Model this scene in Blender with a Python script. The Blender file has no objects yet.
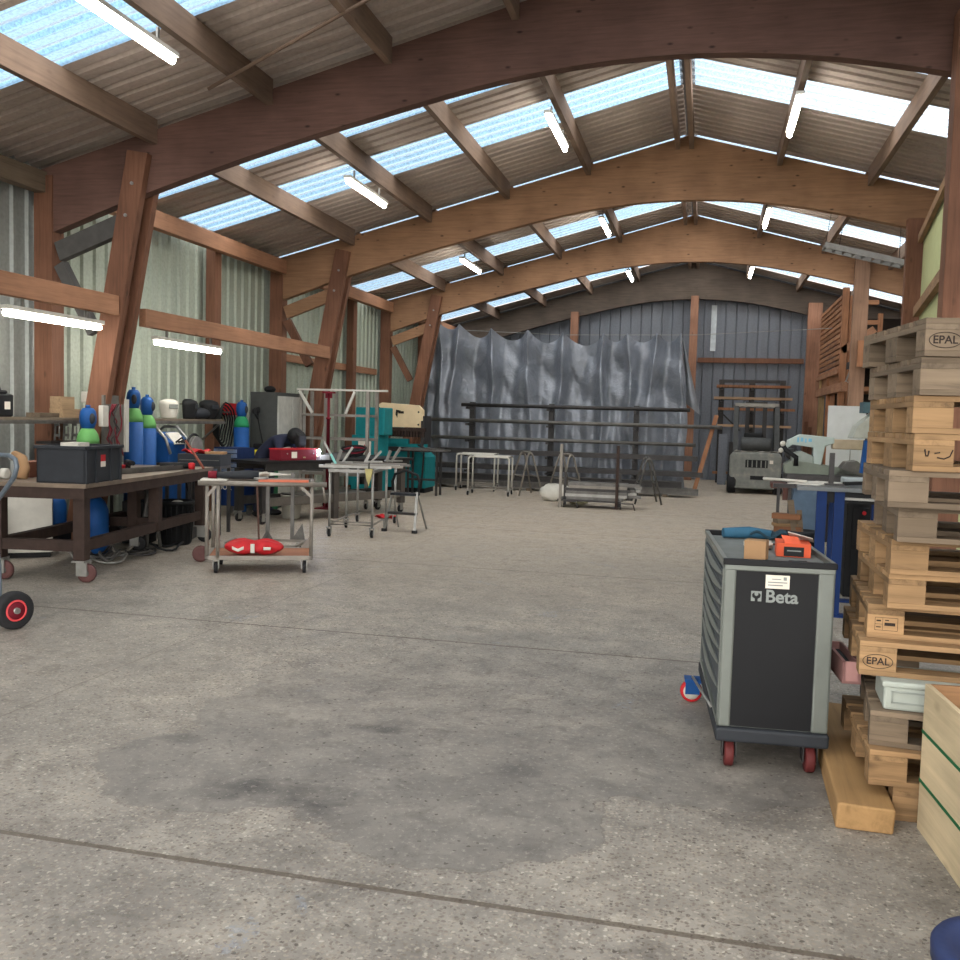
import bpy, bmesh, math, random
from mathutils import Vector, Matrix, Euler
random.seed(7)
SC = bpy.context.scene
COL = SC.collection
PI = math.pi
def R(a): return math.radians(a)

# ------------------------------------------------------------------ materials
MATS = {}
def _new(name):
    m = bpy.data.materials.new(name); m.use_nodes = True
    nt = m.node_tree; nt.nodes.clear()
    out = nt.nodes.new('ShaderNodeOutputMaterial')
    b = nt.nodes.new('ShaderNodeBsdfPrincipled')
    nt.links.new(b.outputs[0], out.inputs[0])
    return m, nt, b, out
def N(nt, t, **kw):
    n = nt.nodes.new(t)
    for k, v in kw.items():
        if k in n.inputs: n.inputs[k].default_value = v
        else: setattr(n, k, v)
    return n
def ramp(nt, fac, stops):
    r = nt.nodes.new('ShaderNodeValToRGB')
    el = r.color_ramp.elements
    while len(el) < len(stops): el.new(0.5)
    for e, (p, c) in zip(el, stops):
        e.position = p; e.color = (c[0], c[1], c[2], 1)
    nt.links.new(fac, r.inputs[0]); return r
def mulc(c, k): return tuple(min(1, x*k) for x in c)
def lin(r, g, b):
    f = lambda v: ((v/255+.055)/1.055)**2.4 if v > 10 else v/255/12.92
    return (f(r), f(g), f(b))
def plain(name, col, rough=.5, metal=0., var=.15, scale=9., bump=.0, spec=.5, dust=None):
    if name in MATS: return MATS[name]
    m, nt, b, out = _new(name)
    tc = N(nt, 'ShaderNodeTexCoord')
    n = N(nt, 'ShaderNodeTexNoise', Scale=scale, Detail=5., Roughness=.6)
    nt.links.new(tc.outputs['Object'], n.inputs['Vector'])
    c2 = dust if dust else mulc(col, 1+var)
    r = ramp(nt, n.outputs['Fac'], [(.3, mulc(col, 1-var)), (.55, col), (.75, c2)])
    nt.links.new(r.outputs[0], b.inputs['Base Color'])
    if metal < .15: rough = min(1, rough*.6+.34); spec *= .5
    b.inputs['Roughness'].default_value = rough
    b.inputs['Metallic'].default_value = metal
    b.inputs['Specular IOR Level'].default_value = spec
    if bump:
        bp = N(nt, 'ShaderNodeBump', Strength=bump, Distance=.01)
        nt.links.new(n.outputs['Fac'], bp.inputs['Height']); nt.links.new(bp.outputs[0], b.inputs['Normal'])
    MATS[name] = m; return m
def wood(name, col, axis='x', knots=.5, rough=.75, dark=.6, fine=28., obj_var=.25, lam=False):
    if name in MATS: return MATS[name]
    m, nt, b, out = _new(name)
    tc = N(nt, 'ShaderNodeTexCoord'); oi = N(nt, 'ShaderNodeObjectInfo')
    add = N(nt, 'ShaderNodeVectorMath', operation='ADD')
    sc = N(nt, 'ShaderNodeVectorMath', operation='SCALE'); sc.inputs['Scale'].default_value = 13.
    cmb = N(nt, 'ShaderNodeCombineXYZ')
    for i in range(3): nt.links.new(oi.outputs['Random'], cmb.inputs[i])
    nt.links.new(cmb.outputs[0], sc.inputs[0])
    nt.links.new(tc.outputs['Object'], add.inputs[0]); nt.links.new(sc.outputs[0], add.inputs[1])
    mp = N(nt, 'ShaderNodeMapping')
    s = {'x': (.06, 1, 1), 'y': (1, .06, 1), 'z': (1, 1, .06)}[axis]
    mp.inputs['Scale'].default_value = s
    nt.links.new(add.outputs[0], mp.inputs[0])
    n1 = N(nt, 'ShaderNodeTexNoise', Scale=fine, Detail=6., Roughness=.65, Distortion=.4)
    nt.links.new(mp.outputs[0], n1.inputs['Vector'])
    r = ramp(nt, n1.outputs['Fac'], [(.25, mulc(col, dark)), (.5, col), (.8, mulc(col, 1.25))])
    # larger blotches
    n2 = N(nt, 'ShaderNodeTexNoise', Scale=1.6, Detail=3.)
    nt.links.new(add.outputs[0], n2.inputs['Vector'])
    r2 = ramp(nt, n2.outputs['Fac'], [(.3, (.72, .70, .68)), (.7, (1.1, 1.08, 1.05))])
    mx = N(nt, 'ShaderNodeMix', data_type='RGBA', blend_type='MULTIPLY'); mx.inputs[0].default_value = 1
    nt.links.new(r.outputs[0], mx.inputs[6]); nt.links.new(r2.outputs[0], mx.inputs[7])
    # knots
    mk = N(nt, 'ShaderNodeMapping'); mk.inputs['Scale'].default_value = {'x': (.45, 1, 1), 'y': (1, .45, 1), 'z': (1, 1, .45)}[axis]
    nt.links.new(add.outputs[0], mk.inputs[0])
    v = N(nt, 'ShaderNodeTexVoronoi', Scale=7. if lam else 5.)
    nt.links.new(mk.outputs[0], v.inputs['Vector'])
    rk = ramp(nt, v.outputs['Distance'], [(.04, (1-knots,)*3), (.13, (1, 1, 1))])
    mx2 = N(nt, 'ShaderNodeMix', data_type='RGBA', blend_type='MULTIPLY'); mx2.inputs[0].default_value = 1
    nt.links.new(mx.outputs[2], mx2.inputs[6]); nt.links.new(rk.outputs[0], mx2.inputs[7])
    # tint per object
    rr = ramp(nt, oi.outputs['Random'], [(0, (1-obj_var,)*3), (1, (1+obj_var*.6,)*3)])
    mx3 = N(nt, 'ShaderNodeMix', data_type='RGBA', blend_type='MULTIPLY'); mx3.inputs[0].default_value = 1
    nt.links.new(mx2.outputs[2], mx3.inputs[6]); nt.links.new(rr.outputs[0], mx3.inputs[7])
    nt.links.new(mx3.outputs[2], b.inputs['Base Color'])
    b.inputs['Roughness'].default_value = rough
    b.inputs['Specular IOR Level'].default_value = .25
    bp = N(nt, 'ShaderNodeBump', Strength=.25, Distance=.004)
    nt.links.new(n1.outputs['Fac'], bp.inputs['Height']); nt.links.new(bp.outputs[0], b.inputs['Normal'])
    MATS[name] = m; return m
def emis(name, col, s):
    m, nt, b, out = _new(name)
    nt.nodes.remove(b)
    e = N(nt, 'ShaderNodeEmission'); e.inputs[0].default_value = (*col, 1); e.inputs[1].default_value = s
    nt.links.new(e.outputs[0], out.inputs[0]); MATS[name] = m; return m
def sheet(name, col, rough=.45, metal=.2, streak=.25, axis='z', sc=3.):
    """painted or galvanised corrugated sheet with soft streaks running along the ribs"""
    m, nt, b, out = _new(name)
    tc = N(nt, 'ShaderNodeTexCoord'); mp = N(nt, 'ShaderNodeMapping')
    mp.inputs['Scale'].default_value = {'z': (1, 1, .12), 'x': (.12, 1, 1)}[axis]
    nt.links.new(tc.outputs['Object'], mp.inputs[0])
    n = N(nt, 'ShaderNodeTexNoise', Scale=sc, Detail=5., Roughness=.65)
    nt.links.new(mp.outputs[0], n.inputs['Vector'])
    n2 = N(nt, 'ShaderNodeTexNoise', Scale=22., Detail=4.)
    nt.links.new(tc.outputs['Object'], n2.inputs['Vector'])
    r = ramp(nt, n.outputs['Fac'], [(.3, mulc(col, 1-streak)), (.5, col), (.75, mulc(col, 1+streak*.7))])
    r2 = ramp(nt, n2.outputs['Fac'], [(.35, (.9,)*3), (.6, (1.04,)*3)])
    mx = N(nt, 'ShaderNodeMix', data_type='RGBA', blend_type='MULTIPLY'); mx.inputs[0].default_value = 1
    nt.links.new(r.outputs[0], mx.inputs[6]); nt.links.new(r2.outputs[0], mx.inputs[7])
    nt.links.new(mx.outputs[2], b.inputs['Base Color'])
    b.inputs['Roughness'].default_value = rough; b.inputs['Metallic'].default_value = metal
    MATS[name] = m; return m

def floor_mat():
    m, nt, b, out = _new('concrete_floor')
    L = nt.links.new
    tc = N(nt, 'ShaderNodeTexCoord'); P = tc.outputs['Object']
    sx = N(nt, 'ShaderNodeSeparateXYZ'); L(P, sx.inputs[0])
    def math_(op, a, bb, clamp=False):
        n = N(nt, 'ShaderNodeMath', operation=op, use_clamp=clamp)
        for i, v in enumerate((a, bb)):
            if v is None: continue
            if isinstance(v, (int, float)): n.inputs[i].default_value = v
            else: L(v, n.inputs[i])
        return n.outputs[0]
    def noise(s, d=5., r=.6, dist=0.):
        n = N(nt, 'ShaderNodeTexNoise', Scale=s, Detail=d, Roughness=r, Distortion=dist); L(P, n.inputs['Vector']); return n.outputs['Fac']
    def mix(fac, a, bb, mode='MIX'):
        n = N(nt, 'ShaderNodeMix', data_type='RGBA', blend_type=mode)
        if isinstance(fac, (int, float)): n.inputs[0].default_value = fac
        else: L(fac, n.inputs[0])
        for i, v in ((6, a), (7, bb)):
            if isinstance(v, tuple): n.inputs[i].default_value = (*v, 1)
            else: L(v, n.inputs[i])
        return n.outputs[2]
    big = noise(.55, 5., .6); med = noise(3.2, 6., .65); fine = noise(38., 4., .7)
    warp = noise(2.6, 6., .7)
    base = ramp(nt, med, [(.3, lin(116, 112, 107)), (.5, lin(138, 134, 128)), (.7, lin(158, 153, 145))]).outputs[0]
    base = mix(1., base, ramp(nt, big, [(.3, (.70, .70, .71)), (.5, (.95, .94, .93)), (.68, (1.12, 1.09, 1.05))]).outputs[0], 'MULTIPLY')
    # farther in the floor is browner, with skylight brightness painted into its colour
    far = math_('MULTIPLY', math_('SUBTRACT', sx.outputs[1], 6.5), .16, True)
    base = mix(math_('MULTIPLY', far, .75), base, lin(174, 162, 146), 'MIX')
    # exposed aggregate
    wn_ = N(nt, 'ShaderNodeTexNoise', Scale=60., Detail=2.); L(P, wn_.inputs['Vector'])
    wv = N(nt, 'ShaderNodeVectorMath', operation='SCALE'); L(wn_.outputs['Color'], wv.inputs[0]); wv.inputs['Scale'].default_value = .022
    wa = N(nt, 'ShaderNodeVectorMath', operation='ADD'); L(P, wa.inputs[0]); L(wv.outputs[0], wa.inputs[1])
    vor = N(nt, 'ShaderNodeTexVoronoi', Scale=62.); L(wa.outputs[0], vor.inputs['Vector'])
    st = math_('LESS_THAN', vor.outputs['Distance'], .42)
    vc = N(nt, 'ShaderNodeSeparateColor'); L(vor.outputs['Color'], vc.inputs[0])
    tone = ramp(nt, vc.outputs[0], [(0., lin(70, 62, 57)), (.3, lin(104, 92, 82)), (.55, lin(136, 126, 114)), (.85, lin(158, 150, 138)), (.98, lin(196, 190, 178))]).outputs[0]
    v2 = N(nt, 'ShaderNodeTexVoronoi', Scale=27.); L(wa.outputs[0], v2.inputs['Vector'])
    c2 = N(nt, 'ShaderNodeSeparateColor'); L(v2.outputs['Color'], c2.inputs[0])
    pit = math_('MULTIPLY', math_('LESS_THAN', v2.outputs['Distance'], .2), math_('GREATER_THAN', c2.outputs[0], .72))
    # smooth patch: a few soft ellipses pushed about by noise
    patch = None
    for cx, cy, rx, ry in ((-1.35, 4.6, 1.25, 1.25), (-.9, 3.6, .62, .52), (-2.0, 3.75, .62, .5), (.0, 4.6, .75, .72), (-.8, 5.9, 1.2, 1.0)):
        dx = math_('DIVIDE', math_('SUBTRACT', sx.outputs[0], cx), rx)
        dy = math_('DIVIDE', math_('SUBTRACT', sx.outputs[1], cy), ry)
        d = math_('ADD', math_('MULTIPLY', dx, dx), math_('MULTIPLY', dy, dy))
        patch = d if patch is None else math_('MINIMUM', patch, d)
    pv = math_('ADD', patch, math_('MULTIPLY', math_('SUBTRACT', warp, .5), 1.5))
    pm = math_('SUBTRACT', 1., math_('MULTIPLY', math_('SUBTRACT', pv, .9), 14., True), True)
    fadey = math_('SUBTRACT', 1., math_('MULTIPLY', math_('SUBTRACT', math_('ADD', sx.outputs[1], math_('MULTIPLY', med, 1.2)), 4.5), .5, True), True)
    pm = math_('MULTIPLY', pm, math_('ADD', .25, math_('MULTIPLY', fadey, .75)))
    agg = math_('MULTIPLY', st, math_('SUBTRACT', 1., math_('MULTIPLY', pm, .85)))
    agg = math_('MULTIPLY', agg, ramp(nt, big, [(.35, (.55,)*3), (.6, (1,)*3)]).outputs[0])
    col = mix(math_('MULTIPLY', agg, .7), base, tone)
    smooth = ramp(nt, med, [(.3, lin(97, 94, 91)), (.7, lin(127, 123, 118))]).outputs[0]
    col = mix(math_('MULTIPLY', pm, .8), col, smooth)
    edge = math_('MULTIPLY', math_('MULTIPLY', fadey, math_('SUBTRACT', 1., math_('MULTIPLY', math_('ABSOLUTE', math_('SUBTRACT', pv, .94), None), 26.), True)), .45)
    col = mix(edge, col, lin(84, 78, 72))
    col = mix(math_('MULTIPLY', pit, .75), col, lin(66, 58, 54))
    # oil marks
    for cx, cy, rx, ry, k in ((-1.62, 3.55, .30, .17, .6), (-1.95, 3.45, .16, .1, .4), (-1.55, 4.42, .15, .06, .6), (-2.4, 4.0, .14, .08, .5), (-.75, 4.1, .12, .1, .4), (-3.0, 4.9, .2, .1, .3), (.35, 4.0, .3, .3, .3)):
        dx = math_('DIVIDE', math_('SUBTRACT', sx.outputs[0], cx), rx)
        dy = math_('DIVIDE', math_('SUBTRACT', sx.outputs[1], cy), ry)
        d = math_('ADD', math_('ADD', math_('MULTIPLY', dx, dx), math_('MULTIPLY', dy, dy)), math_('MULTIPLY', math_('SUBTRACT', med, .5), 4.))
        s = math_('SUBTRACT', 1., math_('MULTIPLY', d, .9), True)
        col = mix(math_('MULTIPLY', s, k), col, lin(62, 60, 60))
    col = mix(1., col, ramp(nt, noise(7., 6., .7, .8), [(.32, (.74, .73, .72)), (.5, (1., 1., 1.)), (.7, (1.1, 1.09, 1.07))]).outputs[0], 'MULTIPLY')
    # blue paint scuffs
    blue = math_('MULTIPLY', math_('GREATER_THAN', noise(1.3, 4., .6, .5), .66), math_('GREATER_THAN', fine, .52))
    col = mix(math_('MULTIPLY', blue, .35), col, lin(112, 128, 150))
    col = mix(math_('MULTIPLY', math_('GREATER_THAN', fine, .6), .22), col, lin(190, 184, 174))
    col = mix(math_('MULTIPLY', math_('LESS_THAN', fine, .4), .28), col, lin(70, 66, 64))
    # slab joints every few metres and hairline cracks
    jt = None
    for y0, w in ((2.90, .014), (6.35, .012), (9.6, .01), (13.1, .01), (16.5, .012), (20., .012)):
        d = math_('ABSOLUTE', math_('SUBTRACT', math_('ADD', sx.outputs[1], math_('MULTIPLY', math_('SUBTRACT', fine, .5), .012)), y0), None)
        l = math_('LESS_THAN', d, w)
        jt = l if jt is None else math_('MAXIMUM', jt, l)
    for x0 in (-3.4,):
        d = math_('ABSOLUTE', math_('SUBTRACT', math_('ADD', sx.outputs[0], math_('MULTIPLY', warp, .05)), x0), None)
        jt = math_('MAXIMUM', jt, math_('MULTIPLY', math_('LESS_THAN', d, .006), .5))
    col = mix(math_('MULTIPLY', jt, .7), col, lin(72, 60, 48))
    col = mix(1., col, (1.02, 1.0, .975), 'MULTIPLY')
    L(col, b.inputs['Base Color'])
    rg = ramp(nt, med, [(.3, (.42,)*3), (.7, (.66,)*3)]).outputs[0]
    L(rg, b.inputs['Roughness'])
    b.inputs['Specular IOR Level'].default_value = .35
    hgt = math_('SUBTRACT', math_('ADD', math_('MULTIPLY', agg, .5), math_('MULTIPLY', fine, .6)), math_('ADD', math_('MULTIPLY', jt, 2.), math_('MULTIPLY', pit, .8)))
    hgt = math_('SUBTRACT', hgt, math_('MULTIPLY', pm, -.8))
    bp = N(nt, 'ShaderNodeBump', Strength=.5, Distance=.006); L(hgt, bp.inputs['Height']); L(bp.outputs[0], b.inputs['Normal'])
    return m

# ------------------------------------------------------------------ mesh builder
class MB:
    def __init__(s): s.v = []; s.f = []; s.sm = []; s.st = []
    def add(s, vs, fs, smooth=False):
        o = len(s.v); s.st.append(o); s.v += [tuple(v) for v in vs]
        for f in fs: s.f.append(tuple(i+o for i in f)); s.sm.append(smooth)
        return s
    def box(s, cx, cy, cz, sx, sy, sz, rz=0., rx=0., ry=0.):
        hx, hy, hz = sx/2, sy/2, sz/2
        c = [(-hx,-hy,-hz),(hx,-hy,-hz),(hx,hy,-hz),(-hx,hy,-hz),(-hx,-hy,hz),(hx,-hy,hz),(hx,hy,hz),(-hx,hy,hz)]
        M = Euler((rx, ry, rz)).to_matrix()
        return s.add([M@Vector(p)+Vector((cx,cy,cz)) for p in c], [(0,3,2,1),(4,5,6,7),(0,1,5,4),(1,2,6,5),(2,3,7,6),(3,0,4,7)])
    def b2(s, x0, x1, y0, y1, z0, z1): return s.box((x0+x1)/2, (y0+y1)/2, (z0+z1)/2, abs(x1-x0), abs(y1-y0), abs(z1-z0))
    def bar(s, p0, p1, w, h, up=(0,0,1)):
        """rectangular bar p0->p1, w across, h along 'up'"""
        p0, p1 = Vector(p0), Vector(p1); d = (p1-p0).normalized(); u = Vector(up)
        if abs(d.dot(u)) > .98: u = Vector((0,1,0))
        a = d.cross(u).normalized(); u = a.cross(d).normalized()
        vs = []
        for p in (p0, p1):
            for i, j in ((-1,-1),(1,-1),(1,1),(-1,1)): vs.append(p + a*(i*w/2) + u*(j*h/2))
        return s.add(vs, [(3,2,1,0),(4,5,6,7),(0,1,5,4),(1,2,6,5),(2,3,7,6),(3,0,4,7)])
    def tube(s, pts, r, n=10, closed=False, caps=True):
        pts = [Vector(p) for p in pts]; m = len(pts); vs = []
        prev = None
        for i, p in enumerate(pts):
            if closed: d = (pts[(i+1) % m]-pts[i-1]).normalized()
            elif i == 0: d = (pts[1]-p).normalized()
            elif i == m-1: d = (p-pts[i-1]).normalized()
            else: d = ((pts[i+1]-p).normalized()+(p-pts[i-1]).normalized()).normalized()
            if prev is None:
                u = Vector((0,0,1)) if abs(d.z) < .9 else Vector((1,0,0))
                a = d.cross(u).normalized()
            else:
                a = (prev - d*prev.dot(d)).normalized()
            prev = a; bb = d.cross(a)
            rr = r[i] if isinstance(r, (list, tuple)) else r
            for k in range(n):
                t = 2*PI*k/n; vs.append(p + (a*math.cos(t)+bb*math.sin(t))*rr)
        fs = []
        for i in range(m if closed else m-1):
            j = (i+1) % m
            for k in range(n): fs.append((i*n+k, i*n+(k+1)%n, j*n+(k+1)%n, j*n+k))
        s.add(vs, fs, True)
        if caps and not closed:
            o = len(s.v)-len(vs)
            s.f.append(tuple(o+k for k in range(n))[::-1]); s.sm.append(False)
            s.f.append(tuple(o+(m-1)*n+k for k in range(n))); s.sm.append(False)
        return s
    def lathe(s, prof, c=(0,0,0), axis='z', n=20):
        """prof: (radius, height) list from bottom to top"""
        vs = []
        for r, h in prof:
            for k in range(n):
                t = 2*PI*k/n; a, b = r*math.cos(t), r*math.sin(t)
                p = {'z': (a, b, h), 'x': (h, a, b), 'y': (b, h, a)}[axis]
                vs.append((p[0]+c[0], p[1]+c[1], p[2]+c[2]))
        fs = []; m = len(prof)
        for i in range(m-1):
            for k in range(n): fs.append((i*n+k, i*n+(k+1)%n, (i+1)*n+(k+1)%n, (i+1)*n+k))
        s.add(vs, fs, True); o = len(s.v)-len(vs)
        if prof[0][0] > 1e-5: s.f.append(tuple(o+k for k in range(n))[::-1]); s.sm.append(False)
        if prof[-1][0] > 1e-5: s.f.append(tuple(o+(m-1)*n+k for k in range(n))); s.sm.append(False)
        return s
    def prism(s, poly, d0, d1, plane='xz'):
        """extrude polygon (a,b) of 'plane' from d0 to d1 on the third axis"""
        def P(a, b, d): return {'xz': (a, d, b), 'yz': (d, a, b), 'xy': (a, b, d)}[plane]
        n = len(poly); vs = [P(a, b, d0) for a, b in poly]+[P(a, b, d1) for a, b in poly]
        fs = [tuple(range(n)), tuple(range(2*n-1, n-1, -1))]
        for i in range(n): j = (i+1) % n; fs.append((j, i, n+i, n+j))
        return s.add(vs, fs)
    def ball(s, c, rx, ry=None, rz=None, n=12, m=8):
        ry = ry or rx; rz = rz or rx; vs = []
        for i in range(1, m):
            a = PI*i/m
            for k in range(n):
                t = 2*PI*k/n; vs.append((c[0]+rx*math.sin(a)*math.cos(t), c[1]+ry*math.sin(a)*math.sin(t), c[2]-rz*math.cos(a)))
        fs = []
        for i in range(m-2):
            for k in range(n): fs.append((i*n+k, i*n+(k+1)%n, (i+1)*n+(k+1)%n, (i+1)*n+k))
        b = len(vs); vs.append((c[0], c[1], c[2]-rz)); vs.append((c[0], c[1], c[2]+rz))
        for k in range(n): fs.append((b, (k+1)%n, k)); fs.append((b+1, (m-2)*n+k, (m-2)*n+(k+1)%n))
        return s.add(vs, fs, True)
    def grid(s, nu, nv, fn, smooth=True):
        vs = [fn(i/(nu), j/(nv)) for j in range(nv+1) for i in range(nu+1)]
        w = nu+1
        return s.add(vs, [(j*w+i, j*w+i+1, (j+1)*w+i+1, (j+1)*w+i) for j in range(nv) for i in range(nu)], smooth)
    def obj(s, name, mat, parent=None, bevel=0., solid=0., recalc=True):
        me = bpy.data.meshes.new(name); me.from_pydata(s.v, [], s.f)
        me.polygons.foreach_set('use_smooth', s.sm)
        if recalc:
            bm = bmesh.new(); bm.from_mesh(me); bmesh.ops.recalc_face_normals(bm, faces=bm.faces); bm.to_mesh(me); bm.free()
        me.update()
        o = bpy.data.objects.new(name, me); COL.objects.link(o)
        if mat: me.materials.append(mat)
        if parent: o.parent = parent
        if solid:
            md = o.modifiers.new('thickness', 'SOLIDIFY'); md.thickness = solid; md.offset = 0
        if bevel:
            md = o.modifiers.new('bevel', 'BEVEL'); md.width = bevel; md.segments = 2; md.limit_method = 'ANGLE'; md.angle_limit = R(50)
        return o

def tag(o, label=None, cat=None, group=None, kind=None):
    if label: o['label'] = label
    if cat: o['category'] = cat
    if group: o['group'] = group
    if kind: o['kind'] = kind
    return o
def thing(name, label, cat, loc=(0,0,0), rz=0., group=None):
    o = bpy.data.objects.new(name, None); COL.objects.link(o)
    o.empty_display_size = .1; o.location = loc; o.rotation_euler = (0,0,rz)
    return tag(o, label, cat, group)
SPLIT = {'rib', 'hanger', 'corner_brace', 'side_frame', 'foot_plate', 'shoe', 'bolt', 'screw', 'rung', 'gusset', 'knob', 'hinge', 'tray_rim', 'tray_edge', 'header', 'hanging_wire', 'upright', 'handle',
         'brace', 'grille_bar', 'side_bar', 'white_print', 'front_rail', 'fork', 'corner_plate', 'white_trim', 'rail', 'front_frame', 'moulding', 'lettering_bar', 'cross_tube'}
def pieces(mb):
    out = []; b = mb.st+[len(mb.v)]
    for a, c in zip(b, b[1:]):
        m = MB(); m.v = mb.v[a:c]; m.st = [0]
        for f, s_ in zip(mb.f, mb.sm):
            if a <= f[0] < c: m.f.append(tuple(i-a for i in f)); m.sm.append(s_)
        out.append(m)
    return out
def part(par, name, mb, mat, label=None, bevel=0., solid=0.):
    if name in SPLIT and len(mb.st) > 1:
        for m in pieces(mb):
            o = m.obj(name, mat, par, bevel, solid)
            if label: o['label'] = label
        return o
    o = mb.obj(name, mat, par, bevel, solid)
    if label: o['label'] = label
    return o
def single(name, mb, mat, label, cat, loc=(0,0,0), rz=0., group=None, bevel=0., solid=0.):
    o = mb.obj(name, mat, None, bevel, solid); o.location = loc; o.rotation_euler = (0,0,rz)
    return tag(o, label, cat, group)
def dup(root, label=None, loc=None, rz=None, group=None):
    c = root.copy(); COL.objects.link(c)
    if loc is not None: c.location = loc
    if rz is not None: c.rotation_euler = (0,0,rz)
    if label: c['label'] = label
    if group: c['group'] = group
    for ch in root.children:
        d = ch.copy(); COL.objects.link(d); d.parent = c
        for g in ch.children:
            e = g.copy(); COL.objects.link(e); e.parent = d
    return c
def struct(name, mb, mat, **k):
    o = mb.obj(name, mat, None, **k); o['kind'] = 'structure'; return o
def text(par, name, s, size, mat, loc, rot, depth=.001, label=None, bold=0.):
    cu = bpy.data.curves.new(name, 'FONT'); cu.body = s; cu.size = size; cu.extrude = depth; cu.align_x = 'CENTER'; cu.align_y = 'CENTER'
    cu.offset = bold
    t = bpy.data.objects.new(name+'_c', cu); COL.objects.link(t)
    bpy.context.view_layer.update()
    me = bpy.data.meshes.new_from_object(t.evaluated_get(bpy.context.evaluated_depsgraph_get()))
    bpy.data.objects.remove(t)
    me.materials.clear(); me.materials.append(mat)
    o = bpy.data.objects.new(name, me); COL.objects.link(o); o.parent = par
    o.location = loc; o.rotation_euler = rot
    if label: o['label'] = label
    return o

# palette
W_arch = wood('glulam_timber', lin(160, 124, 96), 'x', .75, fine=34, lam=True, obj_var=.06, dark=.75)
W_arch_dark = wood('glulam_timber_stained_dim', lin(106, 80, 72), 'x', .7, fine=34, lam=True, obj_var=.0, dark=.72)  # nearest arch: stained, and its weaker light is put into this colour
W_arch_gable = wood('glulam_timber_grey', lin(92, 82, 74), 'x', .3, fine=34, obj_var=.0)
W_post = wood('post_timber', lin(122, 86, 68), 'z', .4, fine=30, obj_var=.12, dark=.65)
W_rail = wood('rail_timber', lin(164, 122, 96), 'y', .4, fine=30, obj_var=.08, dark=.75)
W_purlin = wood('purlin_timber', lin(128, 108, 94), 'y', .3, fine=30, obj_var=.15, dark=.7)
W_shelf = wood('shelf_timber', lin(160, 136, 108), 'y', .3, fine=26, obj_var=.1)
W_pal_x = wood('pallet_timber', lin(150, 121, 88), 'x', .4, fine=30, obj_var=.22, dark=.5)
W_pal_y = wood('pallet_timber_cross', lin(146, 118, 86), 'y', .4, fine=30, obj_var=.22, dark=.5)
W_old_x = wood('weathered_timber', lin(118, 104, 88), 'x', .4, fine=30, obj_var=.2, dark=.55)
W_old_y = wood('weathered_timber_cross', lin(114, 101, 86), 'y', .4, fine=30, obj_var=.2, dark=.55)
W_collar = wood('collar_timber', lin(190, 174, 144), 'y', .35, fine=24, obj_var=.08, dark=.82)
W_orange = wood('orange_timber', lin(160, 114, 84), 'z', .3, fine=26, obj_var=.15)
M_wall = sheet('wall_sheet_pale_green', lin(160, 168, 154), .5, .1, .12)
M_wall_grey = sheet('wall_sheet_grey', lin(146, 150, 146), .45, .2, .2)
M_gable = sheet('wall_sheet_blue_grey', lin(108, 113, 122), .45, .3, .18)
M_roof = sheet('roof_sheet', lin(178, 164, 154), .6, .05, .2, 'x', 2.2)
M_steel = plain('bare_steel', lin(98, 96, 93), .45, .5, .3)
M_steel_dark = plain('dark_steel', lin(62, 60, 60), .5, .6, .25)
M_brownsteel = plain('brown_primed_steel', lin(58, 45, 40), .6, .1, .3)
M_galv = plain('galvanised_steel', lin(144, 143, 139), .4, .5, .2)
M_tubegrey = plain('grey_painted_tube', lin(130, 124, 116), .5, .3, .2)
M_white = plain('white_paint', lin(192, 189, 180), .5, 0, .1)
M_cream = plain('cream_paint', lin(226, 204, 166), .5, 0, .06)
M_black = plain('black_plastic', lin(22, 23, 25), .45, 0, .2)
M_rubber = plain('black_rubber', lin(38, 38, 40), .8, 0, .2)
M_anth = plain('anthracite_plastic', lin(42, 45, 50), .5, 0, .15)
M_blue = plain('blue_paint', lin(20, 72, 132), .4, .1, .12)
M_deepblue = plain('deep_blue_paint', lin(12, 42, 92), .45, .1, .12)
M_green = plain('light_green_paint', lin(92, 150, 84), .45, 0, .1)
M_dgreen = plain('dark_green_paint', lin(16, 92, 56), .5, 0, .12)
M_teal = plain('teal_paint', lin(24, 124, 130), .45, .1, .1)
M_red = plain('red_paint', lin(176, 34, 40), .45, 0, .15)
M_darkred = plain('dark_red_paint', lin(112, 26, 40), .45, .1, .12)
M_orange = plain('orange_card', lin(206, 88, 56), .6, 0, .1)
M_yellow = plain('yellow_plastic', lin(226, 210, 50), .5, 0, .1)
M_card = plain('cardboard', lin(150, 118, 86), .85, 0, .08)
M_tarp = plain('tarpaulin', lin(98, 104, 114), .30, .0, .12, 3., .0, .7)
M_paper = plain('paper_label', lin(214, 206, 194), .7, 0, .05)
M_ink = plain('dark_ink', lin(44, 36, 32), .8, 0, .1)
M_logo = plain('grey_logo_ink', lin(128, 133, 131), .6, 0, .05)
M_cabgrey = plain('grey_green_paint', lin(104, 109, 104), .4, .2, .1)
M_panel = plain('black_panel', lin(17, 18, 21), .35, .1, .1)
M_tube = emis('fluorescent_tube', (1., .95, .86), 45.)
M_arc = emis('welding_arc', (.75, .8, 1.), 160.)
M_jacket = plain('navy_cloth', lin(34, 38, 56), .9, 0, .2)
M_skin = plain('skin', lin(196, 144, 118), .6, 0, .05)
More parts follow.
